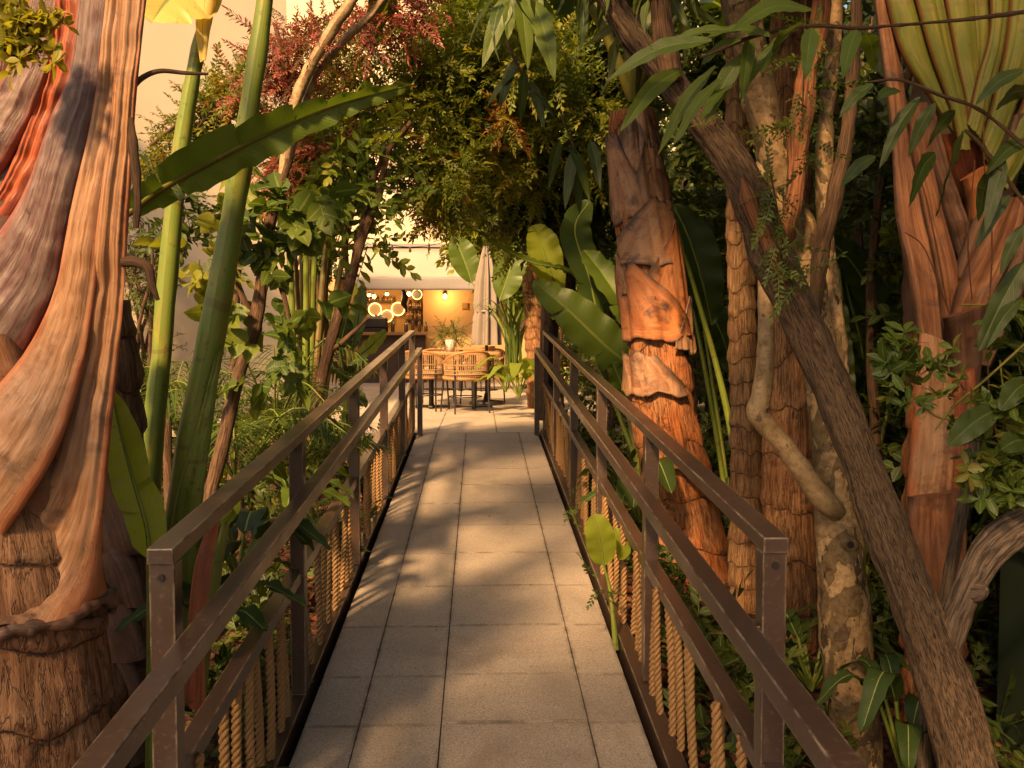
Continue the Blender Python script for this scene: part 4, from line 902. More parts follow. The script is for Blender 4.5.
# ---------------------------------------------------------------- orange ringed palm
Y=5.3
R1=thing('orange_palm','thick orange ringed palm trunk behind the railing opposite the banana stems','palm','ringed palm trunks behind the railing')
mb=MB(); pxtube(mb,[(712,700,46),(697,600,42),(686,540,39),(675,470,36),(663,411,32),(657,336,30),(651,274,29),(640,200,27),(634,140,25),(632,112,20)],Y,72,steps=190,disp=ringdisp(.30,.013,.008,f=8)); mb.build('trunk',MAT['palm_orange'],R1)
sp=[(712,700,46),(697,600,42),(686,540,39),(675,470,36),(663,411,32),(657,336,30),(651,274,29),(640,200,27),(634,140,25),(632,112,20)]
pts=[P(a,b_,Y) for a,b_,_ in sp]; rad=[h*Y/F for *_,h in sp]; zy=lambda y: P(650,y,Y)[2]
for k,(ya,yb,b,t,mt,lf) in enumerate([(176,112,(-.9,1.0),(-.4,.5),'sheath_scar',.004),(224,138,(-1.8,.4),(-1.5,-.9),'sheath_scar',.014),(208,148,(-.3,1.8),(.1,.6),'sheath_scar',.010),
 (266,204,(-1.9,1.6),(.2,1.4),'sheath_scar',.008),(318,226,(-1.0,1.9),(.9,1.8),'sheath_scar2',.016),(298,258,(-1.9,-.1),(-1.8,-1.2),'sheath_scar',.006),(340,268,(-1.9,1.3),(-1.8,-.5),'sheath_scar2',.006),(352,300,(.2,1.9),(1.1,1.8),'sheath_scar',.012),
 (392,352,(-1.9,.6),(-1.8,-.3),'sheath_scar',.004)]):
    mb=MB(); wrap(mb,pts,rad,zy(ya),zy(yb),b,t,lf,k+1,base=.004+.0028*k); o=mb.build('leaf_base',MAT[mt],R1); m_=o.modifiers.new('thickness','SOLIDIFY'); m_.thickness=.008
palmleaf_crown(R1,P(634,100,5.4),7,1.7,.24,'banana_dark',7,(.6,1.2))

# ---------------------------------------------------------------- slim and broad tan palms
o=thing('slim_palm','slim tan palm trunk with close dark rings, furthest from the forked tree','palm','ringed palm trunks behind the railing')
mb=MB(); pxtube(mb,[(744,720,19),(745,600,17),(746,440,15.5),(742,300,14),(740,190,13),(738,80,12),(738,-40,12)],4.7,48,steps=200,disp=ringdisp(.115,.010,.008,f=12)); mb.build('trunk',MAT['palm_tan'],o)
palmleaf_crown(o,P(738,-40,4.7),6,1.3,.16,'banana_dark',21,(.3,1))
o=thing('broad_palm','broad tan palm trunk with wide rings between the slim palm and mottled trunk','palm','ringed palm trunks behind the railing')
mb=MB(); pxtube(mb,[(793,760,34),(791,600,31),(790,500,28),(791,400,25),(790,300,24),(790,180,22),(792,60,21),(794,-40,20)],4.35,56,steps=180,disp=ringdisp(.24,.014,.010,f=9)); mb.build('trunk',MAT['palm_tan2'],o)
palmleaf_crown(o,P(794,-40,4.35),6,1.4,.16,'banana_dark',22,(.3,1))

# ---------------------------------------------------------------- mottled plane tree
o=thing('plane_tree','tree with mottled cream and olive bark rising in front of the tan palms','tree')
Y=3.15
mb=MB(); pxtube(mb,[(862,860,32),(857,768,27),(847,640,25),(838,530,23),(830,430,21),(818,340,18),(803,250,17),(775,160,16),(752,60,18),(738,-30,18),(725,-140,14)],Y,40,steps=130,disp=barkdisp(.012,5)); mb.build('trunk',MAT['plane'],o)
mb=MB(); pxtube(mb,[(856,522,7,3.24),(838,512,11,3.13),(826,502,12),(805,475,11),(785,447,10),(765,424,11),(757,411,11.5),(762,394,10),(766,340,8.5),(765,270,8),(758,215,7),(762,170,6,3.15),(770,120,3,3.25)],3.05,20,steps=70,disp=barkdisp(.004,16)); mb.build('branch',MAT['bark_pale'],o)
mb=MB(); pxtube(mb,[(836,440,6),(841,390,9),(838,340,9),(828,270,9),(824,200,8.5),(826,120,8),(834,40,7),(840,-60,6)],3.2,18,steps=50,disp=barkdisp(.006,12)); mb.build('branch',MAT['plane'],o)
mb=MB(); pxtube(mb,[(786,262,3,3.15),(789,225,8),(796,180,10),(800,130,11),(808,75,10),(818,30,9),(826,-40,7)],3.0,18,steps=60,disp=barkdisp(.007,14,.004)); mb.build('branch',MAT['bark_red'],o)
c=P(841,539,3.15); 
mb=MB(); tube(mb,[c+np.array([0,-.06,0]),c+np.array([0,-.088,-.002])],[.034,.022],16,5); mb.build('branch_collar',MAT['plane'],o)
mb=MB(); tube(mb,[c+np.array([-.002,-.089,0]),c+np.array([-.002,-.0895,0])],[.0125,.012],12,2); mb.build('knot_hole',MAT['black_steel'],o)
mb=MB()
for k in range(26):
    clump(mb,T_oval,P(rng.uniform(700,900),rng.uniform(-300,-150),rng.uniform(2.8,4.0)),.3,20,1,tone=(.45,.2))
for x,y,z,r_ in [(.9,1.3,4.3,.6),(.5,.6,4.6,.6),(1.5,1.6,4.5,.6),(1.0,2.2,4.5,.5)]: clump(mb,T_oval,(x,y,z),r_,45,1.2,tone=(.45,.2))  # unseen clumps added overhead to shade the reddish palm
mb.build('crown',MAT['leaf_mid'],o)

# ---------------------------------------------------------------- leaning forked tree
o=thing('forked_tree','leaning grey tree with ridged bark that forks low beside the rail corner','tree')
Y=2.55
mb=MB(); pxtube(mb,[(992,900,33),(972,790,29),(950,700,27),(925,630,24),(892,545,21.5),(862,465,20),(832,390,19),(800,318,19.5),(772,255,21),(745,185,18),(714,138,14.5),(690,108,13),(664,72,12.5),(640,45,12),(612,4,11.5),(590,-40,10),(560,-120,8)],Y,44,steps=190,disp=barkdisp(.006,9,.008,14)); mb.build('trunk',MAT['bark_ridged'],o)
mb=MB(); pxtube(mb,[(948,715,7,2.57),(945,670,14,2.56),(952,630,17,2.535),(967,590,16.5),(985,555,17),(1010,532,18),(1050,512,17),(1120,480,14),(1200,420,11),(1260,330,8),(1300,220,4)],2.5,36,steps=90,disp=barkdisp(.008,9,.005,10)); mb.build('branch',MAT['bark_grey'],o)
mb=MB(); pxtube(mb,[(672,80,9),(666,50,9.5),(662,20,9),(661,-20,9),(668,-90,7)],2.5,22,steps=30,disp=barkdisp(.005,12,.003)); mb.build('branch',MAT['bark_brown'],o)
mb=MB(); pxtube(mb,[(786,290,1.5,2.51),(772,255,7),(758,222,8),(748,195,7),(738,165,1.5,2.52)],2.495,14,steps=24,disp=barkdisp(.006,20)); mb.build('bark_strip',MAT['bark_red'],o)
c=P(967,592,2.5)
mb=MB(); tube(mb,[c,c+np.array([.015,-.03,.012]),c+np.array([.022,-.048,.02]),c+np.array([.024,-.054,.022])],[.030,.028,.016,.003],14,12,disp=barkdisp(.003,30)); mb.build('knot',MAT['bark_grey'],o)
mb=MB()
for k in range(16): clump(mb,T_lance,P(rng.uniform(500,700),rng.uniform(-190,-85),rng.uniform(2.2,2.8)),.2,8,.8,tone=(.4,.2),down=.6)
mb.build('crown',MAT['leaf_lance'],o)
# thin stems
def stem(nm,label,cat,spec,Y,mat,disp=.003,leaf=None,group=None):
    o=thing(nm,label,cat,group); mb=MB(); pxtube(mb,spec,Y,14,steps=60,disp=barkdisp(disp,18,disp*.6)); mb.build('stem',MAT[mat],o)
    if leaf:
        mb=MB()
        for (x,y,rp,n,T,sc,tn) in leaf[1]: clump(mb,T,P(x,y,Y),rp*Y/F,n,sc,tone=(tn,.18))
        mb.build('foliage',MAT[leaf[0]],o)
    return o
stem('young_tree','dark slender stem in front of the fanned green petioles','tree',[(812,330,7),(820,260,7.5),(830,215,8),(843,160,7.5),(849,120,7),(854,50,6),(858,-10,5.5),(866,-90,5)],2.9,'bark_brown',.005)
stem('young_tree','thin grey stem leaning beside the fork of the grey tree','tree',[(922,860,8),(924,768,7.5),(927,690,6.5),(943,610,6),(958,530,6),(972,460,6),(980,400,4)],2.75,'bark_grey',.004)
# ---------------------------------------------------------------- travellers palm with green petioles
Y=3.45
R6=thing('travellers_palm','reddish palm with a fan of green petioles above crossed leaf bases','palm','great sheathed palms beside the walkway')
mb=MB(); pxtube(mb,[(928,860,33),(930,700,29),(932,600,28),(932,500,27),(936,400,28),(945,330,28),(955,250,24),(962,150,20)],Y+.06,48,steps=110,disp=ringdisp(.21,.02,.014,f=8)); mb.build('trunk',MAT['palm_orange'],R6)
mb=MB(); pxtube(mb,[(932,430,24),(940,360,34),(950,290,46),(956,220,50),(960,140,50),(962,70,44)],3.60,40,steps=60,disp=barkdisp(.02,7)); mb.build('core',MAT['sheath_dark'],R6)
for k,(l,r,yy,mt,bl) in enumerate([
 ([(867,-50),(887,104),(892,150),(896,218),(910,286),(920,350)],[(887,-50),(906,104),(910,150),(922,213),(937,286),(943,350)],3.26,'sheath_mid',0.6),
 ([(906,104),(910,150),(922,213),(937,286),(943,345)],[(926,104),(929,150),(941,209),(957,273),(961,345)],3.235,'sheath_mid',0.7),
 ([(917,113),(927,159),(940,204),(960,263)],[(937,113),(948,168),(964,213),(977,259)],3.26,'sheath_dark',0.7),
 ([(940,136),(951,172),(966,204)],[(974,131),(984,163),(983,200)],3.27,'sheath_red',0.6),
 ([(960,181),(966,209),(970,241)],[(988,163),(993,195),(990,236)],3.26,'sheath_scar2',0.6),
 ([(1003,118),(988,168),(973,209),(953,277)],[(1029,113),(1017,177),(999,232),(974,284)],3.25,'sheath_dark',0.7),
 ([(999,200),(978,243),(956,291),(947,332)],[(1028,195),(1015,245),(990,300),(968,341)],3.2,'sheath_mid',0.7),
 ([(1017,222),(1001,273),(983,309),(967,359)],[(1038,218),(1029,277),(1010,318),(990,368)],3.24,'sheath_dark',0.7),
 ([(943,318),(949,355),(951,405)],[(983,304),(981,350),(976,405)],3.27,'sheath_dark',0.6),
 ([(920,332),(915,386),(911,441),(906,509)],[(943,341),(951,391),(953,441),(950,509)],3.24,'sheath',0.5),
 ([(943,377),(941,432),(937,496)],[(974,368),(975,427),(972,496)],3.26,'sheath_red',0.5),
 ([(908,496),(903,541),(906,596)],[(965,487),(966,537),(962,596)],3.25,'sheath_mid',0.5)]):
    mb=MB(); sheath(mb,l,r,yy,bl,.012,44,36,80+k,nf=6,Y1=yy+(.13 if 1<=k<=8 else .03)); mb.build('leaf_base',MAT[mt],R6)
for k,(l,r,yy) in enumerate([
 ([(868,-90),(896,40),(930,100),(950,130)],[(893,-90),(926,40),(952,108),(962,140)],3.22),
 ([(893,-90),(926,40),(950,108),(960,150)],[(925,-90),(950,40),(966,110),(970,150)],3.18),
 ([(928,-90),(952,40),(964,100),(968,140)],[(966,-90),(976,40),(980,80),(982,140)],3.2),
 ([(962,-90),(974,20),(976,60),(972,100)],[(985,-90),(990,20),(984,70),(980,110)],3.23),
 ([(984,-90),(990,20),(976,80),(966,125)],[(1012,-90),(1006,30),(990,100),(980,140)],3.17),
 ([(1012,-90),(1006,30),(992,95),(980,140)],[(1055,-90),(1036,40),(1010,120),(992,165)],3.2),
 ([(1050,-90),(1034,60),(1010,130),(990,180)],[(1095,-90),(1065,60),(1030,150),(1008,190)],3.24)]):
    mb=MB(); sheath(mb,l,r,yy,.55,.006,40,40,100+k,crumple=.002,nf=8); mb.build('petiole',MAT['petiole_edged'],R6)
palmleaf_crown(R6,P(965,-90,3.3),7,2.0,.28,'banana',31,(.5,1.1))
# dark green planter behind the fork
o=thing('planter_box','dark green planter box low behind the forked tree','planter')
mb=MB(); mb.box((2.22,2.75,.38),(.62,1.3,.92)); mb.build('box',MAT['steelbox'],o,False,.012)
mb=MB(); mb.box((2.22,2.75,.86),(.68,1.36,.04)); mb.build('rim',MAT['steelbox'],o,False,.008)
mb=MB(); boxfill(mb,T_oval,(1.95,2.2,.9),(2.5,3.3,1.6),150,1.0,tone=(.3,.2)); mb.build('foliage',MAT['leaf_dark'],o)
# ---------------------------------------------------------------- lance-leaved sprays hanging near the viewer
def spray(label,twigs,leaves,Y,W,mat='leaf_lance'):
    o=thing('bamboo_spray',label,'branch','hanging sprays of long narrow leaves')
    for tw in twigs:
        mb=MB(); pxtube(mb,tw,Y,8,steps=24,disp=barkdisp(.0012,60)); mb.build('twig',MAT['bark_brown'],o)
    for k,(a,b,c,d) in enumerate(leaves):
        p=P(a,b,Y+rng.normal(0,.05)); q=P(c,d,Y+rng.normal(0,.10)); mid=(p+q)/2+np.array([0,0,.10*np.linalg.norm(q-p)])
        mb=MB(); ln=np.linalg.norm(q-p); bigleaf(mb,[p,mid,q],W*min(1.25,.6+ln*2.0),(rng.normal(0,.45),-1,.75+rng.normal(0,.25)),.22,18,3,.0015,0,prof=([0,.1,.35,.7,.9,1],[.12,.6,1,.72,.3,.01]),seed=k); mb.build('leaf',MAT[mat],o)
MAT['lance_big']=banana_mat('lance_leaf',(.040,.075,.012),(.080,.12,.020),.35,(.15,.10,.03),(.10,.14,.04),.10)
MAT['lance_dark']=banana_mat('lance_leaf_dark',(.018,.034,.008),(.036,.058,.012),.25,(.10,.07,.025),(.06,.09,.025),.10)
spray('fan of long narrow leaves crossing in front of the leaning grey tree',[[(900,25,1.6),(857,28,2),(810,26,2),(755,36,2),(700,58,1.4)],[(1024,12,2.4),(960,20,2),(900,25,1.6)]],
 [(712,40,606,81),(681,69,620,132),(716,66,658,155),(722,78,672,148),(735,85,700,122),(741,40,700,66),(745,53,704,126),(782,40,739,98),(751,34,741,106),(812,10,730,32),(812,28,805,80),(857,30,843,80),(866,34,875,72),(790,30,760,75),(770,36,700,40),(740,30,660,50),(800,24,770,60)],2.15,.022,'lance_big')
spray('dark long leaves drooping in front of the reddish palm trunk',[[(1030,150,2),(980,110,2),(940,95,2),(900,80,1.5),(870,82,1)],[(1030,210,2),(985,150,2),(965,130,1.6)]],
 [(920,97,879,170),(935,103,908,158),(935,153,908,208),(963,131,936,218),(873,84,839,118),(900,92,876,100),(876,156,840,188),(1024,70,975,105),(1030,90,995,110),(990,170,978,222),(1005,160,985,235),(1010,195,975,250),(1030,140,985,175),(955,110,925,150),(1024,225,1000,275),(1020,300,985,350)],2.35,.021,'lance_dark')
spray('bunch of long leaves hanging from the canopy over the walkway',[[(500,-40,2),(512,-15,2),(520,0,1.5)],[(560,-40,2),(545,-10,1.5)]],
 [(515,-10,482,68),(520,-5,528,70),(532,0,555,82),(510,0,508,40),(540,-5,530,40),(528,-10,545,60),(520,0,497,50),(545,0,552,40)],3.2,.030,'lance_big')
spray('second bunch of long leaves hanging further along under the dark canopy',[[(505,40,1.5),(520,70,1.5),(530,90,1.2)],[(560,110,1.2),(575,150,1.2)]],
 [(515,60,500,110),(525,70,520,125),(530,80,545,130),(520,70,486,108),(575,150,565,210),(570,145,590,205),(575,150,580,215),(560,140,548,190),(532,90,555,120),(590,140,600,190)],4.6,.028,'lance_dark')

# leafy climber at the right
o=thing('climbing_vine','thin leafy climber with orange tendrils across the reddish palm trunk','vine')
mb=MB()
for tw in [[(1040,330,1.5),(985,380,1.5),(955,405,1.4),(935,430,1)],[(1040,400,1.5),(995,405,1.4),(940,418,1.2),(890,370,1)],[(1040,250,1.4),(1000,300,1.2),(960,305,1)],[(1000,360,1),(1005,420,1),(995,480,1.2),(1040,470,1.4)]]: pxtube(mb,tw,2.45,6,steps=24)
mb.build('stem',MAT['stem_petiole'],o)
mb=MB()
for tw in [[(985,90,.7),(984,160,.7),(992,240,.8),(988,330,.8),(990,400,.8),(1002,455,.8)],[(918,170,.6),(930,215,.6),(948,310,.8)],[(905,232,.6),(925,250,.7),(950,315,.8)],[(975,160,.6),(968,240,.7),(972,300,.6)]]: pxtube(mb,tw,2.75,5,steps=30)
mb.build('tendril',MAT['bark_red'],o)
mb=MB()
for (x,y,n) in [(885,350,3),(905,345,4),(912,362,3),(880,372,2),(896,395,2),(930,370,2),(935,400,3),(945,360,2),(962,395,3),(985,395,4),(1000,350,3),(1012,395,4),(1015,420,4),(1000,440,3),(985,465,4),(1005,475,4),(1018,490,4),(975,480,3),(1000,500,2),(955,420,2),(1010,320,3)]:
    clump(mb,T_whorl,P(x,y,2.42),.035,n,.75,tone=(.6,.2))
mb.build('foliage',MAT['leaf_mid'],o)
for k,(a,b,c,d,w) in enumerate([(998,408,948,446,.035),(1030,380,1000,410,.03),(1030,440,1000,450,.03),(1024,262,978,352,.028)]):
    p=P(a,b,2.4);q=P(c,d,2.36); mb=MB(); bigleaf(mb,[p,(p+q)/2+np.array([0,0,.01]),q],w,(0,-1,.5),.2,18,4,.002,0,seed=k); mb.build('leaf',MAT['lance_dark'],o)
# creeper hanging on the leaning tree
o=thing('climbing_vine','small green creeper clinging to the bend of the leaning grey tree','vine')
mb=MB()
for (x,y,n) in [(775,190,9),(778,215,10),(785,240,10),(782,262,8),(790,285,5),(800,120,8),(805,90,8),(803,60,7),(808,20,7),(812,150,6),(726,120,3)]: clump(mb,T_small,P(x,y,2.46),.035,n,.42,tone=(.5,.2),down=.6)
mb.build('foliage',MAT['leaf_mid'],o)
mb=MB(); pxtube(mb,[(770,170,1),(778,215,1),(785,262,1),(792,295,.8)],2.47,5); pxtube(mb,[(806,-20,1),(804,60,1),(802,130,1)],2.6,5); mb.build('stem',MAT['bark_brown'],o)

# ---------------------------------------------------------------- great leaves among the orange palm
def bananaclump(label,leaves,base,mat='banana',nm='banana_plant'):
    o=thing(nm,label,'banana plant','broad leaved banana plants in the beds')
    for k,(pts,W,nrm,t,mt) in enumerate(leaves):
        mid=[P(*p) for p in pts]; mb=MB(); bigleaf(mb,mid,W,nrm,.2,34,5,.010,t,seed=200+k+len(label)); midrib(mb,mid,.010,.003,1)
        b=np.array(base); tube(mb,[b,(b*.6+mid[0]*.4)+np.array([0,0,.1]),mid[0]],[.02,.015,.010],8,m=1)
        mb.build('leaf',[MAT[mt or mat],MAT['stem_green']],o)
    mb=MB(); b=np.array(base); tube(mb,[b-np.array([0,0,.3]),b,b+np.array([.02,0,.3])],[.05,.05,.03],12); mb.build('stem',MAT['stem_green'],o)
    return o
bananaclump('banana plant with a broad glossy leaf lying toward the orange palm trunk',[
 ([(640,372,6.3),(610,350,6.3),(570,312,6.3),(533,280,6.35)],.165,(.1,-1,.35),4,None),
 ([(640,335,6.6),(620,300,6.6),(600,270,6.7),(584,250,6.8)],.13,(.5,-1,.2),1,None),
 ([(630,405,6.1),(622,385,6.1),(612,362,6.1)],.09,(.3,-1,.3),0,None),
 ([(600,290,7.2),(565,270,7.2),(530,262,7.25),(500,246,7.3),(466,224,7.3)],.06,(0,-.4,1),0,None),
 ([(560,300,7.4),(548,265,7.4),(540,240,7.4),(533,225,7.4)],.14,(.2,-1,.2),1,'banana_bright'),
 ([(600,330,6.9),(590,280,6.9),(575,230,7.0),(590,200,7.0)],.14,(.3,-1,.3),2,'banana_dark')],P(640,470,6.3))
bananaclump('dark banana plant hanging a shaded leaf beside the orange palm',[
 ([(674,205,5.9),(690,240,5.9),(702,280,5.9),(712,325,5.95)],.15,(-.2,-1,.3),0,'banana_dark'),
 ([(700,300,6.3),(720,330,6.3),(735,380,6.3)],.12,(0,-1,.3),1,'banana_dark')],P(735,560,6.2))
mb=MB(); pxtube(mb,[(676,222,1.8),(695,290,2.2),(715,360,3),(731,430,3.8),(745,520,4.5)],5.6,8); tag(mb.build('leaf_stalk',MAT['stem_green']),'long bare green leaf stalk slanting beside the orange palm','stalk')
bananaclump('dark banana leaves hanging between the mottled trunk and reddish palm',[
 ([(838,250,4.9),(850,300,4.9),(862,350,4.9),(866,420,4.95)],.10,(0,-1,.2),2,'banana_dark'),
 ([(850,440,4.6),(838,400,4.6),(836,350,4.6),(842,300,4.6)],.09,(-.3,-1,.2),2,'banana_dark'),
 ([(890,330,5),(888,280,5),(882,240,5)],.09,(.5,-1,0),2,'banana_bright'),
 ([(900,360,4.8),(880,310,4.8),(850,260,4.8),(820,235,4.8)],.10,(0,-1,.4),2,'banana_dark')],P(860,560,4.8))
bananaclump('upright young banana leaves by the handrail in front of the bar',[
 ([(352,350,7.6),(356,330,7.6),(360,305,7.6),(363,283,7.62)],.075,(-.3,-1,0),0,None),
 ([(340,352,7.5),(343,335,7.5),(347,318,7.5)],.09,(.2,-1,0),0,'banana_dark'),
 ([(358,356,7.7),(372,345,7.7),(386,330,7.75)],.07,(-.2,-1,.4),0,'banana_bright'),
 ([(350,385,7.4),(335,370,7.3),(318,366,7.2)],.08,(0,-.6,1),1,None),
 ([(350,385,7.4),(362,370,7.2),(372,366,7.1)],.08,(0,-.6,1),1,None),
 ([(345,385,7.2),(352,392,7.0),(366,408,6.9)],.08,(0,-.6,1),1,'banana_dark'),
 ([(345,380,7.2),(352,362,7.0),(368,360,6.9)],.08,(0,-.6,1),1,'banana_dark')],P(348,420,7.4))
bananaclump('large banana leaf leaning from the bush behind the parasol',[
 ([(472,283,13.9),(466,265,13.9),(460,250,13.9),(453,236,13.9)],.22,(0,-1,.2),1,None),
 ([(500,300,11.2),(510,270,11.2),(515,240,11.2)],.2,(0,-1,.2),1,None)],P(512,350,12.2))
# small shoot beside the ropes
o=thing('banana_shoot','small broad bright leaf growing through the ropes at the walkway edge','banana plant')
mid=[P(604,566,4.05),P(602,550,4.03),P(598,530,4.0),P(594,514,4.0)]
mb=MB(); bigleaf(mb,mid,.068,(.1,-1,.2),.2,22,5,.003,0,seed=3); midrib(mb,mid,.004,.0015,1); mb.build('leaf',[MAT['banana_bright'],MAT['stem_green']],o)
mid=[P(618,560,4.1),P(622,545,4.15),P(616,528,4.2)]; mb=MB(); bigleaf(mb,mid,.045,(.5,-1,.2),.2,16,4,.003,0,seed=8); mb.build('leaf',MAT['banana_bright'],o)
mb=MB(); tube(mb,[P(604,566,4.05),P(610,590,4.05),P(614,625,4.02),P(616,650,4.0)],[.005,.008,.012,.014],8); mb.build('stem',MAT['stem_green'],o)
o=thing('weed','low dark leaved weed at the walkway edge beside the bright small leaf','weed')
mb=MB()
for (x,y,Y) in [(568,508,5.2),(574,514,5.1),(592,575,4.2),(600,590,4.0),(606,598,3.9)]: clump(mb,T_oval,P(x,y,Y),.02,2,.40,tone=(.45,.15))
mb.build('foliage',MAT['leaf_mid'],o)

# ---------------------------------------------------------------- shrubs on the banana side
o=thing('heart_leaf_shrub','slender shrub with broad heart shaped leaves in front of the cane clump','shrub')
mb=MB(); pxtube(mb,[(185,640,8),(205,520,7.5),(224,440,7),(239,375,6.5),(255,325,6.5),(264,265,6),(272,215,5),(290,160,4)],4.3,12,steps=60,disp=barkdisp(.006,12)); pxtube(mb,[(255,325,4),(240,290,3),(232,260,2)],4.3,8); pxtube(mb,[(268,250,4),(285,300,2.5),(292,340,2)],4.3,8); mb.build('stem',MAT['bark_brown'],o)
mb=MB()
for (x,y,n,tn) in [(258,228,9,.35),(240,215,7,.6),(275,215,8,.3),(212,262,7,.8),(200,250,5,.85),(228,300,6,.55),(235,190,5,.7),(285,250,7,.3),(268,345,8,.4),(290,358,8,.3),(252,375,5,.55),(240,300,5,.5),(225,235,6,.7),(190,270,4,.8),(300,300,4,.4),(262,262,8,.25),(275,320,6,.35),(300,215,7,.4),(310,195,6,.5)]:
    clump(mb,T_heart,P(x,y,4.25),.085,max(2,int(n*.65)),.66,tone=(tn+.15,.12))
mb.build('crown',MAT['leaf_heart'],o)
def trunkwith(nm,label,cat,stems,mat,leafmat,cl,T,Y,sc=1,tone=.5,jit=.25,group=None):
    o=thing(nm,label,cat,group); mb=MB()
    for s in stems: pxtube(mb,s,Y,10,steps=40,disp=barkdisp(.005,10))
    mb.build('trunk',MAT[mat],o); mb=MB()
    for c in cl:
        x,y,r,n=c[:4]; tn=c[4] if len(c)>4 else tone; yy=c[5] if len(c)>5 else Y+rng.normal(0,jit)
        clump(mb,T,P(x,y,yy),r*yy/F,n,sc,tone=(tn,.2))
    mb.build('crown',MAT[leafmat],o); return o
trunkwith('oval_leaf_tree','small tree with winding stems and rounded leaves leaning toward the walkway','tree',
 [[(312,440,6),(321,384,5.5),(333,334,5.5),(349,287,5),(361,240,4.5),(377,200,4),(388,150,3)],[(361,240,3.5),(370,190,3),(385,155,3),(411,122,2.2)],[(349,287,3),(345,240,3),(352,190,2.5)],[(330,350,3),(345,340,2.5),(368,318,2)]],'bark_brown','leaf_heart',
 [(345,195,20,14,.55),(365,190,20,16,.45),(380,175,20,16,.5),(330,180,20,12,.55),(308,215,14,9,.45),(330,215,12,8,.5),(382,203,10,8,.5),(372,245,6,4,.45),(385,241,6,4,.5),(340,150,18,12,.6),(370,140,18,14,.65),(300,190,14,8,.5)],T_oval,6.2,1.15,group=None)
# canes
o=thing('cane_clump','clump of upright brown and green canes fanning out before the cream wall','bamboo')
for k,(xb,xt,yt) in enumerate([(296,283,180),(300,300,150),(304,312,170),(308,322,140),(312,335,150),(316,345,160),(318,352,130),(302,294,230),(310,318,205),(306,304,120),(320,362,170),(314,330,100)]):
    mb=MB(); xm=(xb+xt)/2+rng.normal(0,3); pxtube(mb,[(xb,430,3.4),(xb+(xt-xb)*.25,350,3.2),(xm,280,3),(xt,yt,2.2)],6.8+rng.normal(0,.15),9,steps=34); mb.build('cane',MAT['cane' if k%3 else 'stem_green'],o)
mb=MB()
for (x,y,n) in [(285,175,16),(300,150,18),(320,130,18),(340,130,18),(355,160,12)]: clump(mb,T_lance,P(x,y,6.8),.16,n,.8,tone=(.5,.2),down=.5)
mb.build('foliage',MAT['leaf_mid'],o)
stem('young_tree','thin dark trunk standing close to the cream wall behind the thick green stems','tree',[(170,520,5),(167,440,4.5),(165,380,4.2),(168,300,4),(176,240,3),(182,190,2)],5.4,'bark_brown',.004,('leaf_dark',[(180,200,16,20,T_oval,.8,.4),(172,230,12,12,T_oval,.8,.4)]))
stem('young_tree','thin reddish trunk behind the heart leaved shrub','tree',[(232,480,4.5),(234,400,4.2),(235,330,4),(238,270,3.5),(246,200,3)],6.5,'bark_brown',.004,('leaf_dark',[(244,205,20,24,T_oval,1,.4),(236,250,14,14,T_oval,1,.4)]))
stem('young_tree','pale branch slanting across the red flowering vine','tree',[(262,300,4),(272,225,4.5),(282,180,4.5),(296,100,5),(320,50,5),(352,0,5.5),(385,-50,6)],5.6,'bark_pale',.006)
stem('young_tree','short pale fork beside the slanting pale branch','tree',[(286,170,4),(310,85,4),(340,45,3.6),(375,10,3),(400,-30,3)],5.7,'bark_pale',.005)

# flowering vines against the wall
def vine(label,cl,T,Y,mat,sc,tone=.5,stems=(),jit=.2,down=.5,group='vines hanging over the walkway'):
    o=thing('hanging_vine',label,'vine',group); mb=MB()
    for c in cl:
        x,y,r,n=c[:4]; tn=c[4] if len(c)>4 else tone; yy=Y+rng.normal(0,jit)
        clump(mb,T,P(x,y,yy),np.array([r,r*.8,r])*yy/F,n,sc,tone=(tn,.2),down=down)
    mb.build('foliage',MAT[mat],o)
    mb=MB()
    ss=stems or [[(cl[0][0],cl[0][1]-cl[0][2]*1.6,2.2),(cl[len(cl)//2][0],cl[len(cl)//2][1],2),(cl[-1][0],cl[-1][1],1.2)]]
    for s in ss: pxtube(mb,s,Y+.1,7,steps=24)
    mb.build('stem',MAT['bark_brown'],o); return o
vine('green vine with yellow tips draped along the cream wall behind the thick green stems',[(150,165,12,40,.55),(165,150,14,50,.6),(185,135,18,70,.55),(205,115,20,80,.5),(222,95,20,80,.5),(238,80,18,70,.6),(195,145,14,50,.45),(228,120,16,50,.4),(245,100,12,40,.6),(150,180,8,20,.6)],T_small,6.4,'leaf_gold',.95)
vine('clump of dark red succulent vine high beside the thin banana stem',[(275,50,16,45,.51),(290,35,17,50,.46),(300,60,17,55,.46),(310,40,14,40,.41),(285,80,12,35,.51),(268,72,9,25,.46),(320,28,12,30,.4),(236,98,4,6,.56)],T_fine,5.9,'leaf_red',.85)
vine('red tinged vine hanging at the top of the arch over the walkway',[(375,10,20,40,.6),(400,12,22,44,.6),(425,12,18,30,.5),(360,22,14,26,.55),(390,-20,30,50,.5)],T_fine,6.4,'leaf_red',.9)
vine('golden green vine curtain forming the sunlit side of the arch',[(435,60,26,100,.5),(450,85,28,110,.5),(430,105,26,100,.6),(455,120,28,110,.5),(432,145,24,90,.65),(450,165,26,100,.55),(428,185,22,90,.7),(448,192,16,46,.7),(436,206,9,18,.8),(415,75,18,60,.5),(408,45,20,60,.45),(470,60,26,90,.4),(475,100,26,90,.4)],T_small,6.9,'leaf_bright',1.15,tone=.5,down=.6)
vine('orange brown vine strands glowing at the mouth of the arch',[(436,165,12,26,.85),(442,190,12,26,.85),(428,192,10,20,.9),(412,182,9,16,.9),(440,214,8,16,.9),(500,112,8,18,.95),(510,120,7,14,.95),(470,140,10,18,.85)],T_fine,6.9,'leaf_gold',.95,down=.7)
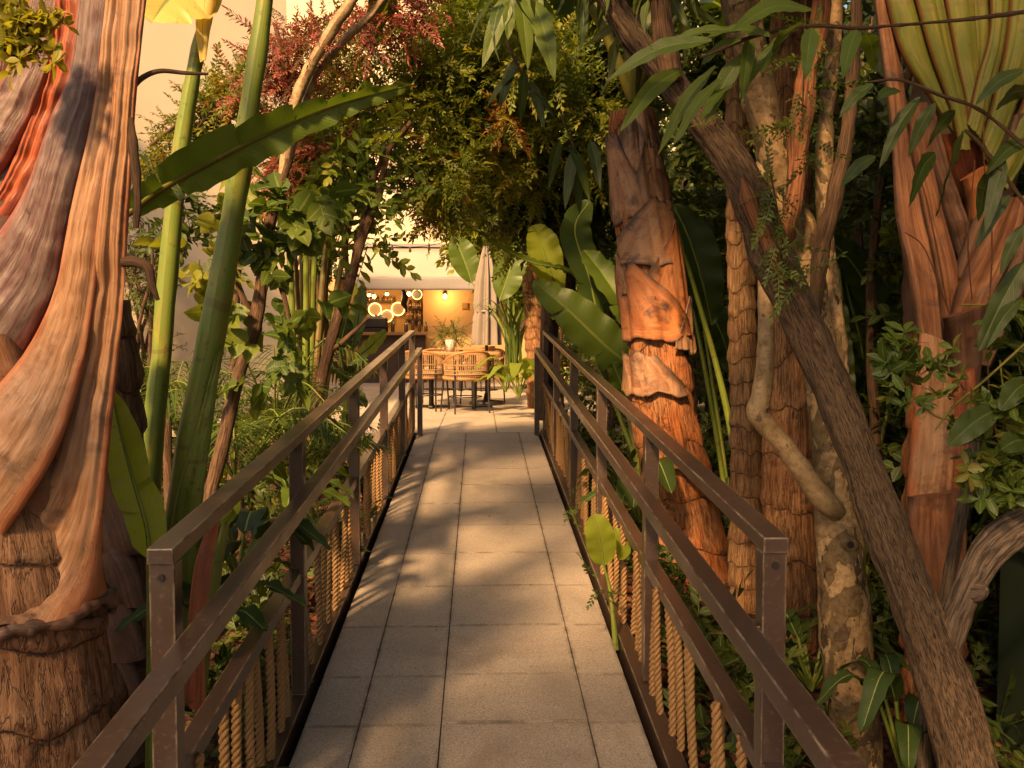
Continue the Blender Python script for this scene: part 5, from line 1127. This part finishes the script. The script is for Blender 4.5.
vine('mixed green vine with orange tips trailing behind the great banana leaf',[(300,140,22,80,.5),(320,110,24,90,.55),(345,95,24,90,.6),(330,140,20,70,.5),(360,120,20,70,.6),(380,110,20,70,.55),(395,90,18,60,.5),(290,120,16,50,.55),(340,60,20,70,.5),(355,45,18,60,.55),(310,165,16,50,.4),(395,130,16,50,.6),(400,160,14,40,.65),(290,175,14,36,.45)],T_small,6.7,'leaf_gold',1.0)
vine('small reddish vine patch above the heart leaved shrub',[(285,165,10,30,.7),(300,150,10,30,.65),(262,185,10,26,.7),(320,142,10,26,.6),(295,110,9,22,.6)],T_fine,6.2,'leaf_red',.8)

# dark canopy over the walkway
def canopy(nm,label,cl,T,mat,sc,stems,tone=.4,down=.3,group='trees roofing the walkway'):
    o=thing(nm,label,'tree',group); mb=MB()
    for s in stems: pxtube(mb,s,s[0][3],12,steps=40,disp=barkdisp(.01,6))
    mb.build('trunk',MAT['bark_brown'],o); mb=MB()
    for c in cl:
        x,y,yy,r,n=c[:5]; tn=c[5] if len(c)>5 else tone
        clump(mb,T,P(x,y,yy),r*yy/F,n,sc,tone=(tn,.2),down=down)
    mb.build('crown',MAT[mat],o); return o
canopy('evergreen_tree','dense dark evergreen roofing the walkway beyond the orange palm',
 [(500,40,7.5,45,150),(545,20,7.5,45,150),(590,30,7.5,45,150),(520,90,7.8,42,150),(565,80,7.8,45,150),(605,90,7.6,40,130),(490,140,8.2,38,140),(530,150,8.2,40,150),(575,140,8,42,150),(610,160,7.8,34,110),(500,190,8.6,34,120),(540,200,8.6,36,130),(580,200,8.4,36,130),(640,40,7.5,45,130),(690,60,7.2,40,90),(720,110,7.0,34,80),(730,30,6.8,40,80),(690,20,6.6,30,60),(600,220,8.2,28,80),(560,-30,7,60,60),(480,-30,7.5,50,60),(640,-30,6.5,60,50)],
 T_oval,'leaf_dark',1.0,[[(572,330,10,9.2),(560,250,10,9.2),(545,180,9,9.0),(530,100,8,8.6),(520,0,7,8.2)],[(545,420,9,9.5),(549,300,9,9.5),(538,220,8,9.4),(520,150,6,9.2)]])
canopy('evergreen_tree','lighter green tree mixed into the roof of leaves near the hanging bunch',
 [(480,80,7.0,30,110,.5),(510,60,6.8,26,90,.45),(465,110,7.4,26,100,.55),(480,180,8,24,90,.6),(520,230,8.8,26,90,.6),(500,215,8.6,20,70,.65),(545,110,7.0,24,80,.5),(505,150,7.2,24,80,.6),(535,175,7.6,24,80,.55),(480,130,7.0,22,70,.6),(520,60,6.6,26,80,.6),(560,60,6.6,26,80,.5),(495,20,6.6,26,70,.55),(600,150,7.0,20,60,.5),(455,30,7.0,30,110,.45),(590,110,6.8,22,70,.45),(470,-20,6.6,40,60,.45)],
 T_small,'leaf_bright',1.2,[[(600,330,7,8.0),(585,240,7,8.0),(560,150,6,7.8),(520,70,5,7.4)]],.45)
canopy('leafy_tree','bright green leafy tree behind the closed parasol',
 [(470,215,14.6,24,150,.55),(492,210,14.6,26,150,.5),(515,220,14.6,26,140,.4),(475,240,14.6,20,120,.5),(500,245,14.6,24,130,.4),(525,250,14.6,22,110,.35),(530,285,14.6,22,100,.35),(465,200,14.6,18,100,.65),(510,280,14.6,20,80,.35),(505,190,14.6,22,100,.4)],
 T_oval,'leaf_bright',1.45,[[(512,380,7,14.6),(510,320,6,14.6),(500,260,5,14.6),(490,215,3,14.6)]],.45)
# palm at the terrace corner
o=thing('corner_palm','short brown palm trunk at the corner where the walkway meets the terrace','palm')
mb=MB(); pxtube(mb,[(537,408,10),(536,370,9.5),(534,330,9),(531,290,8),(528,250,7.5)],11.6,32,steps=90,disp=ringdisp(.14,.02,.012)); mb.build('trunk',MAT['palm_tan2'],o)
def frond(mb,pts,LL,n=26,W=.013,droop=.25,m=0,rn=.5,plane=None):
    c=catmull(pts,n+2); t=norm(np.gradient(c,axis=0)); tube(mb,pts,[.008,.005,.002][:len(pts)] if len(pts)==3 else np.linspace(.008,.002,len(pts)),6,m=1)
    up=np.array([0,0,1.]) if plane is None else np.array(plane,float)
    Pos=[];D=[];Sc=[]
    for i in range(2,n+1):
        side=np.cross(t[i],up); side/=np.linalg.norm(side)+1e-6
        f=math.sin(math.pi*min(1,(i/n)*.9+.08))**.6
        for s in (-1,1):
            Pos.append(c[i]);D.append(side*s+t[i]*.7+np.array([0,0,-droop*.6])+rng.normal(0,.06,3));Sc.append(LL*f)
    tm=blade(1,W/.25,4,'lance',droop,.3); scatter(mb,tm,np.array(Pos),np.array(D),np.array(Sc),rng.normal(rn,.1,len(Pos)),upj=.15,m=m)
for a in np.linspace(0,6.28,11)[:-1]:
    p0=P(528,252,11.6); d=np.array([math.cos(a+.3),math.sin(a+.3),0]); mb=MB(); frond(mb,[p0,p0+d*.5+np.array([0,0,.45]),p0+d*1.1+np.array([0,0,.15])],.3,rn=.4); mb.build('frond',[MAT['leaf_dark'],MAT['stem_green']],o)
# small palms by the railing on the banana side
def smallpalm(label,base,n,L,LL,Y,el=.8,rn=.5):
    o=thing('small_palm',label,'palm','low feathery palms in the beds'); b=P(*base,Y)
    for k in range(n):
        a=2*np.pi*k/n+rng.normal(0,.3); d=np.array([math.cos(a),math.sin(a)*.9,0]); e=el*rng.uniform(.6,1.3)
        mb=MB(); frond(mb,[b,b+d*L*.45+np.array([0,0,L*.6*e]),b+d*L*.95+np.array([0,0,L*.35*e])],LL,24,.018,.25,rn=rn); mb.build('frond',[MAT['leaf_mid'],MAT['stem_green']],o)
    mb=MB(); tube(mb,[b-np.array([0,0,.4]),b],[.05,.04],10); mb.build('trunk',MAT['palm_dark'],o)
smallpalm('low feathery palm under the heart leaved shrub',(235,480),9,.75,.26,4.9,.9,.45)
smallpalm('low feathery palm pushing its leaflets through the middle of the railing',(296,468),9,.55,.20,5.0,.7,.6)
smallpalm('low feathery palm in deep shade at the foot of the cane clump',(275,430),8,.8,.26,6.4,1,.35)
smallpalm('feathery palm close to the cream wall beside the thin dark trunk',(200,450),8,.8,.26,6.6,1,.4)
# broad leaved ground plants
def ground_plant(label,base,n,L,W,Y,mat='banana_dark',el=.9,cat='plant',nm='broad_leaf_plant'):
    o=thing(nm,label,cat,'broad leaved plants low in the beds'); b=P(*base,Y)
    for k in range(n):
        a=2*np.pi*k/n+rng.normal(0,.35); d=np.array([math.cos(a),math.sin(a),0]); e=el*rng.uniform(.6,1.3); l=L*rng.uniform(.75,1.15)
        pts=[b+d*l*.25+np.array([0,0,l*.5*e]),b+d*l*.55+np.array([0,0,l*.72*e]),b+d*l+np.array([0,0,l*.45*e])]
        mb=MB(); bigleaf(mb,pts,W*rng.uniform(.8,1.1),(-d[0]*.5,-d[1]*.5,1),.2,14,3,.006,0,seed=k); tube(mb,[b,pts[0]],[.008,.006],6,m=1); mb.build('leaf',[MAT[mat],MAT['stem_green']],o)
    return o
ground_plant('dark broad leaved plant behind the first bay of railing near the curling shoot',(238,580),9,.34,.055,3.3)
ground_plant('dark broad leaved plant low beside the red brown leaf sheath',(215,640),8,.30,.05,2.9)
ground_plant('bright lily leaved plant at the terrace edge by the railing end',(519,398),14,.55,.07,10.9,'banana_bright',.9)
ground_plant('green lily leaved plant at the foot of the parasol bush',(506,392),12,.45,.055,12.2,'banana',1.0)
ground_plant('dark broad leaved plant at the foot of the orange palm',(640,520),10,.45,.07,5.2)
ground_plant('dark broad leaved plant at the foot of the mottled tree',(812,690),9,.35,.05,3.4)
ground_plant('strap leaved plant below the forked tree by the rail corner',(905,780),8,.35,.04,2.9,'banana_dark',1.3)
ground_plant('green leaved plant behind the middle of the banana side railing',(300,520),9,.35,.05,4.3,'banana')
# strappy tall leaves by the parasol
o=thing('strap_leaf_plant','tall spray of thin strap leaves beside the closed parasol','plant')
for k in range(26):
    b=P(514+rng.normal(0,4),372,11.9); a=rng.uniform(0,6.28); d=np.array([math.cos(a),math.sin(a),0]); l=rng.uniform(.6,1.1)
    mb=MB(); bigleaf(mb,[b,b+d*l*.15+np.array([0,0,l*.6]),b+d*l*.5+np.array([0,0,l*.9]),b+d*l*.85+np.array([0,0,l*.7])],.02,(-d[0],-d[1],.6),.2,16,2,.001,0,prof=([0,.3,1],[.6,1,.02]),seed=k); mb.build('leaf',MAT['banana'],o)

# ---------------------------------------------------------------- hedges
def hedge(label,lo,hi,n,T,mat,sc,tone,face,nm='hedge',gap=.3):
    o=thing(nm,label,'hedge','hedges closing in the garden'); mb=MB(); boxfill(mb,T,lo,hi,n,sc,face,.15,.8,(tone,.2),gap); mb.build('foliage',MAT[mat],o)
    mb=MB()
    for k in range(14):
        x=rng.uniform(lo[0],hi[0]);y=rng.uniform(lo[1],hi[1]); tube(mb,[(x,y,lo[2]-.1),(x+rng.normal(0,.1),y+rng.normal(0,.1),(lo[2]+hi[2])/2),(x+rng.normal(0,.25),y+rng.normal(0,.25),hi[2]-.2)],[.03,.022,.01],7)
    mb.build('stems',MAT['bark_brown'],o); return o
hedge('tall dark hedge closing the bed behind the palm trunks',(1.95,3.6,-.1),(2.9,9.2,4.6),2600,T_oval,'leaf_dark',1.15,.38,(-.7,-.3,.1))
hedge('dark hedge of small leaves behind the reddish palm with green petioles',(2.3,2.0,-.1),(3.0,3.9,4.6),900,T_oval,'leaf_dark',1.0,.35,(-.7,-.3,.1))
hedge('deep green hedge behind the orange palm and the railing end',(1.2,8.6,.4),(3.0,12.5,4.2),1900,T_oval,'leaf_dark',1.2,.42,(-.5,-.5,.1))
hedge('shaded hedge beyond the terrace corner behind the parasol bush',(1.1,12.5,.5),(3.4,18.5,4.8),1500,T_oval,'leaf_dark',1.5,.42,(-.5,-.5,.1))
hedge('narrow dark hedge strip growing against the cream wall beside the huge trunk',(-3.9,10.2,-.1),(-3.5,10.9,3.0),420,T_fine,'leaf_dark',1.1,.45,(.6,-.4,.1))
hedge('unseen shrub mass added before the cream wall to shade its lower part',(-6.6,7.4,-.1),(-4.4,8.9,3.0),700,T_oval,'leaf_dark',1.3,.42,(.4,-.6,.2),'shrubbery')  # shrubs added out of view to darken the lower wall
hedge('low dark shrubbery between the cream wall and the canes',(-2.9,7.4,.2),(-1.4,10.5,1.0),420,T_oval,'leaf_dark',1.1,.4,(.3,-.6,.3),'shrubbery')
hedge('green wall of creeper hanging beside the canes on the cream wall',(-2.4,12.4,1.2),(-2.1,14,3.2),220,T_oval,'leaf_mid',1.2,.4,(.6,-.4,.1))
# screen added behind the hedge so no sky light leaks through
o=thing('added_screen','dark green screen added behind the tall hedge to keep sky light out','fence')
mb=MB(); mb.box((3.25,8.5,2.1),(.05,21,4.6)); mb.build('screen',MAT['steelbox'],o,False)
for y in np.arange(-1.9,19,2.5):
    mb=MB(); mb.box((3.32,y,2.15),(.08,.08,4.7)); mb.build('post',MAT['black_steel'],o,False)

# unseen tree added behind the viewer, its crown there to shade the near walkway
o=thing('added_shade_tree','unseen tree added behind the viewer to shade the near end of the walkway','tree')
mb=MB(); tube(mb,[(-3.1,-3.2,-.3),(-3.0,-3.1,1.5),(-2.8,-3.0,3.0),(-2.4,-2.7,4.4)],[.28,.22,.18,.10],16,40,disp=barkdisp(.02,4)); mb.build('trunk',MAT['bark_grey'],o)
mb=MB()
for (x,y,z,r,n) in SHADE: clump(mb,T_oval,(x,y,z),r,n,1.7,tone=(.45,.2))
mb.build('crown',MAT['leaf_mid'],o)
def tall_palm(label,x,y,h,n,L,LL,rn=.5):
    o=thing('added_feather_palm',label,'palm'); mb=MB(); z0=float(gz(np.array(y))); tube(mb,[(x,y,z0-.1),(x+.03,y,z0+h*.5),(x,y,z0+h)],[.13,.11,.09],20,60,disp=ringdisp(.14,.012,.008)); mb.build('trunk',MAT['palm_dark'],o)
    b=np.array([x,y,z0+h])
    for k in range(n):
        a=2*np.pi*k/n+rng.normal(0,.2); d=np.array([math.cos(a),math.sin(a),0]); e=rng.uniform(.3,1.1)
        mb=MB(); frond(mb,[b,b+d*L*.5+np.array([0,0,L*.5*e]),b+d*L+np.array([0,0,L*.15*e])],LL,34,.03,.3,rn=rn); mb.build('frond',[MAT['leaf_mid'],MAT['stem_green']],o)
tall_palm('feather palm added in front of the cream wall to throw frond shadows on it',-4.45,9.25,3.7,13,1.15,.42)  # palm added for the frond shadows it casts on the wall
mb=MB(); n=2600; side=rng.choice([-1,1],n); x=np.where(side<0,-.84-rng.random(n)**1.4*2.1,.86+rng.random(n)**1.4*1.5); y=rng.uniform(1.6,9.4,n)
k_=vnoise(np.stack([x*1.6,y*1.3,x*0],-1))>-.12; x,y=x[k_],y[k_]
pos=np.stack([x,y,gz(y)+rng.random(len(x))**2*.30],-1); d=rng.normal(0,.7,(len(x),3))+np.array([0,-.2,.55])
scatter(mb,T_oval,pos,d,rng.uniform(.6,1.2,len(x)),rng.normal(.45,.2,len(x))); kind(mb.build('undergrowth',MAT['leaf_dark']),'stuff')
# fallen leaves in the beds
mb=MB(); n=2600; side=rng.choice([-1,1],n,p=[.5,.5]); x=np.where(side<0,-.75-rng.random(n)**1.5*1.3,.72+rng.random(n)**1.5*1.2); y=rng.uniform(1.5,9.6,n)
pos=np.stack([x,y,gz(y)+.04+rng.random(n)*.02],-1); d=np.stack([rng.normal(0,1,n),rng.normal(0,1,n),rng.normal(0,.12,n)],-1)
scatter(mb,T_leaf1,pos,d,rng.uniform(.6,1.5,n),rng.random(n)); n=46; x=rng.choice([-1,1],n)*(.57-rng.random(n)**2.2*.5)-.02; y=rng.uniform(1.9,9.3,n); pos=np.stack([x,y,SLOPE*y+.006],-1); scatter(mb,T_leaf1,pos,np.stack([rng.normal(0,1,n),rng.normal(0,1,n),rng.normal(.03,.05,n)],-1),rng.uniform(.15,.45,n),rng.random(n),upj=.05)
kind(mb.build('leaf_litter',MAT['litter']),'stuff')

# ================================================================== light
w=bpy.data.worlds.new('World'); S.world=w; w.use_nodes=True; nt=w.node_tree; nt.nodes.clear()
SUN=norm(np.array([-.30,-.70,.58]))
sky=nt.nodes.new('ShaderNodeTexSky'); sky.sky_type='NISHITA'; sky.sun_disc=False
sky.sun_elevation=math.asin(SUN[2]); sky.sun_rotation=math.atan2(SUN[0],SUN[1]); sky.dust_density=3
mx=nt.nodes.new('ShaderNodeMix'); mx.data_type='RGBA'; mx.blend_type='MULTIPLY'; mx.inputs[0].default_value=1; mx.inputs[7].default_value=(1.0,.86,.70,1)
bg=nt.nodes.new('ShaderNodeBackground'); bg.inputs[1].default_value=.085; wo=nt.nodes.new('ShaderNodeOutputWorld')
nt.links.new(sky.outputs[0],mx.inputs[6]); nt.links.new(mx.outputs[2],bg.inputs[0]); nt.links.new(bg.outputs[0],wo.inputs[0])
sl=bpy.data.lights.new('sun','SUN'); sl.energy=5.0; sl.angle=R_(6); sl.color=(1,.61,.28)
so=bpy.data.objects.new('sun',sl); COL.objects.link(so); so.rotation_euler=Vector(SUN).to_track_quat('Z','Y').to_euler(); so.location=(0,0,12)
S.view_settings.view_transform='Standard'; S.view_settings.look='None'; S.view_settings.gamma=1; S.view_settings.use_curve_mapping=False
S.view_settings.exposure=1.5
S.cycles.max_bounces=8; S.cycles.diffuse_bounces=4; S.cycles.transmission_bounces=4; S.cycles.use_denoising=True
S.cycles.sample_clamp_indirect=6
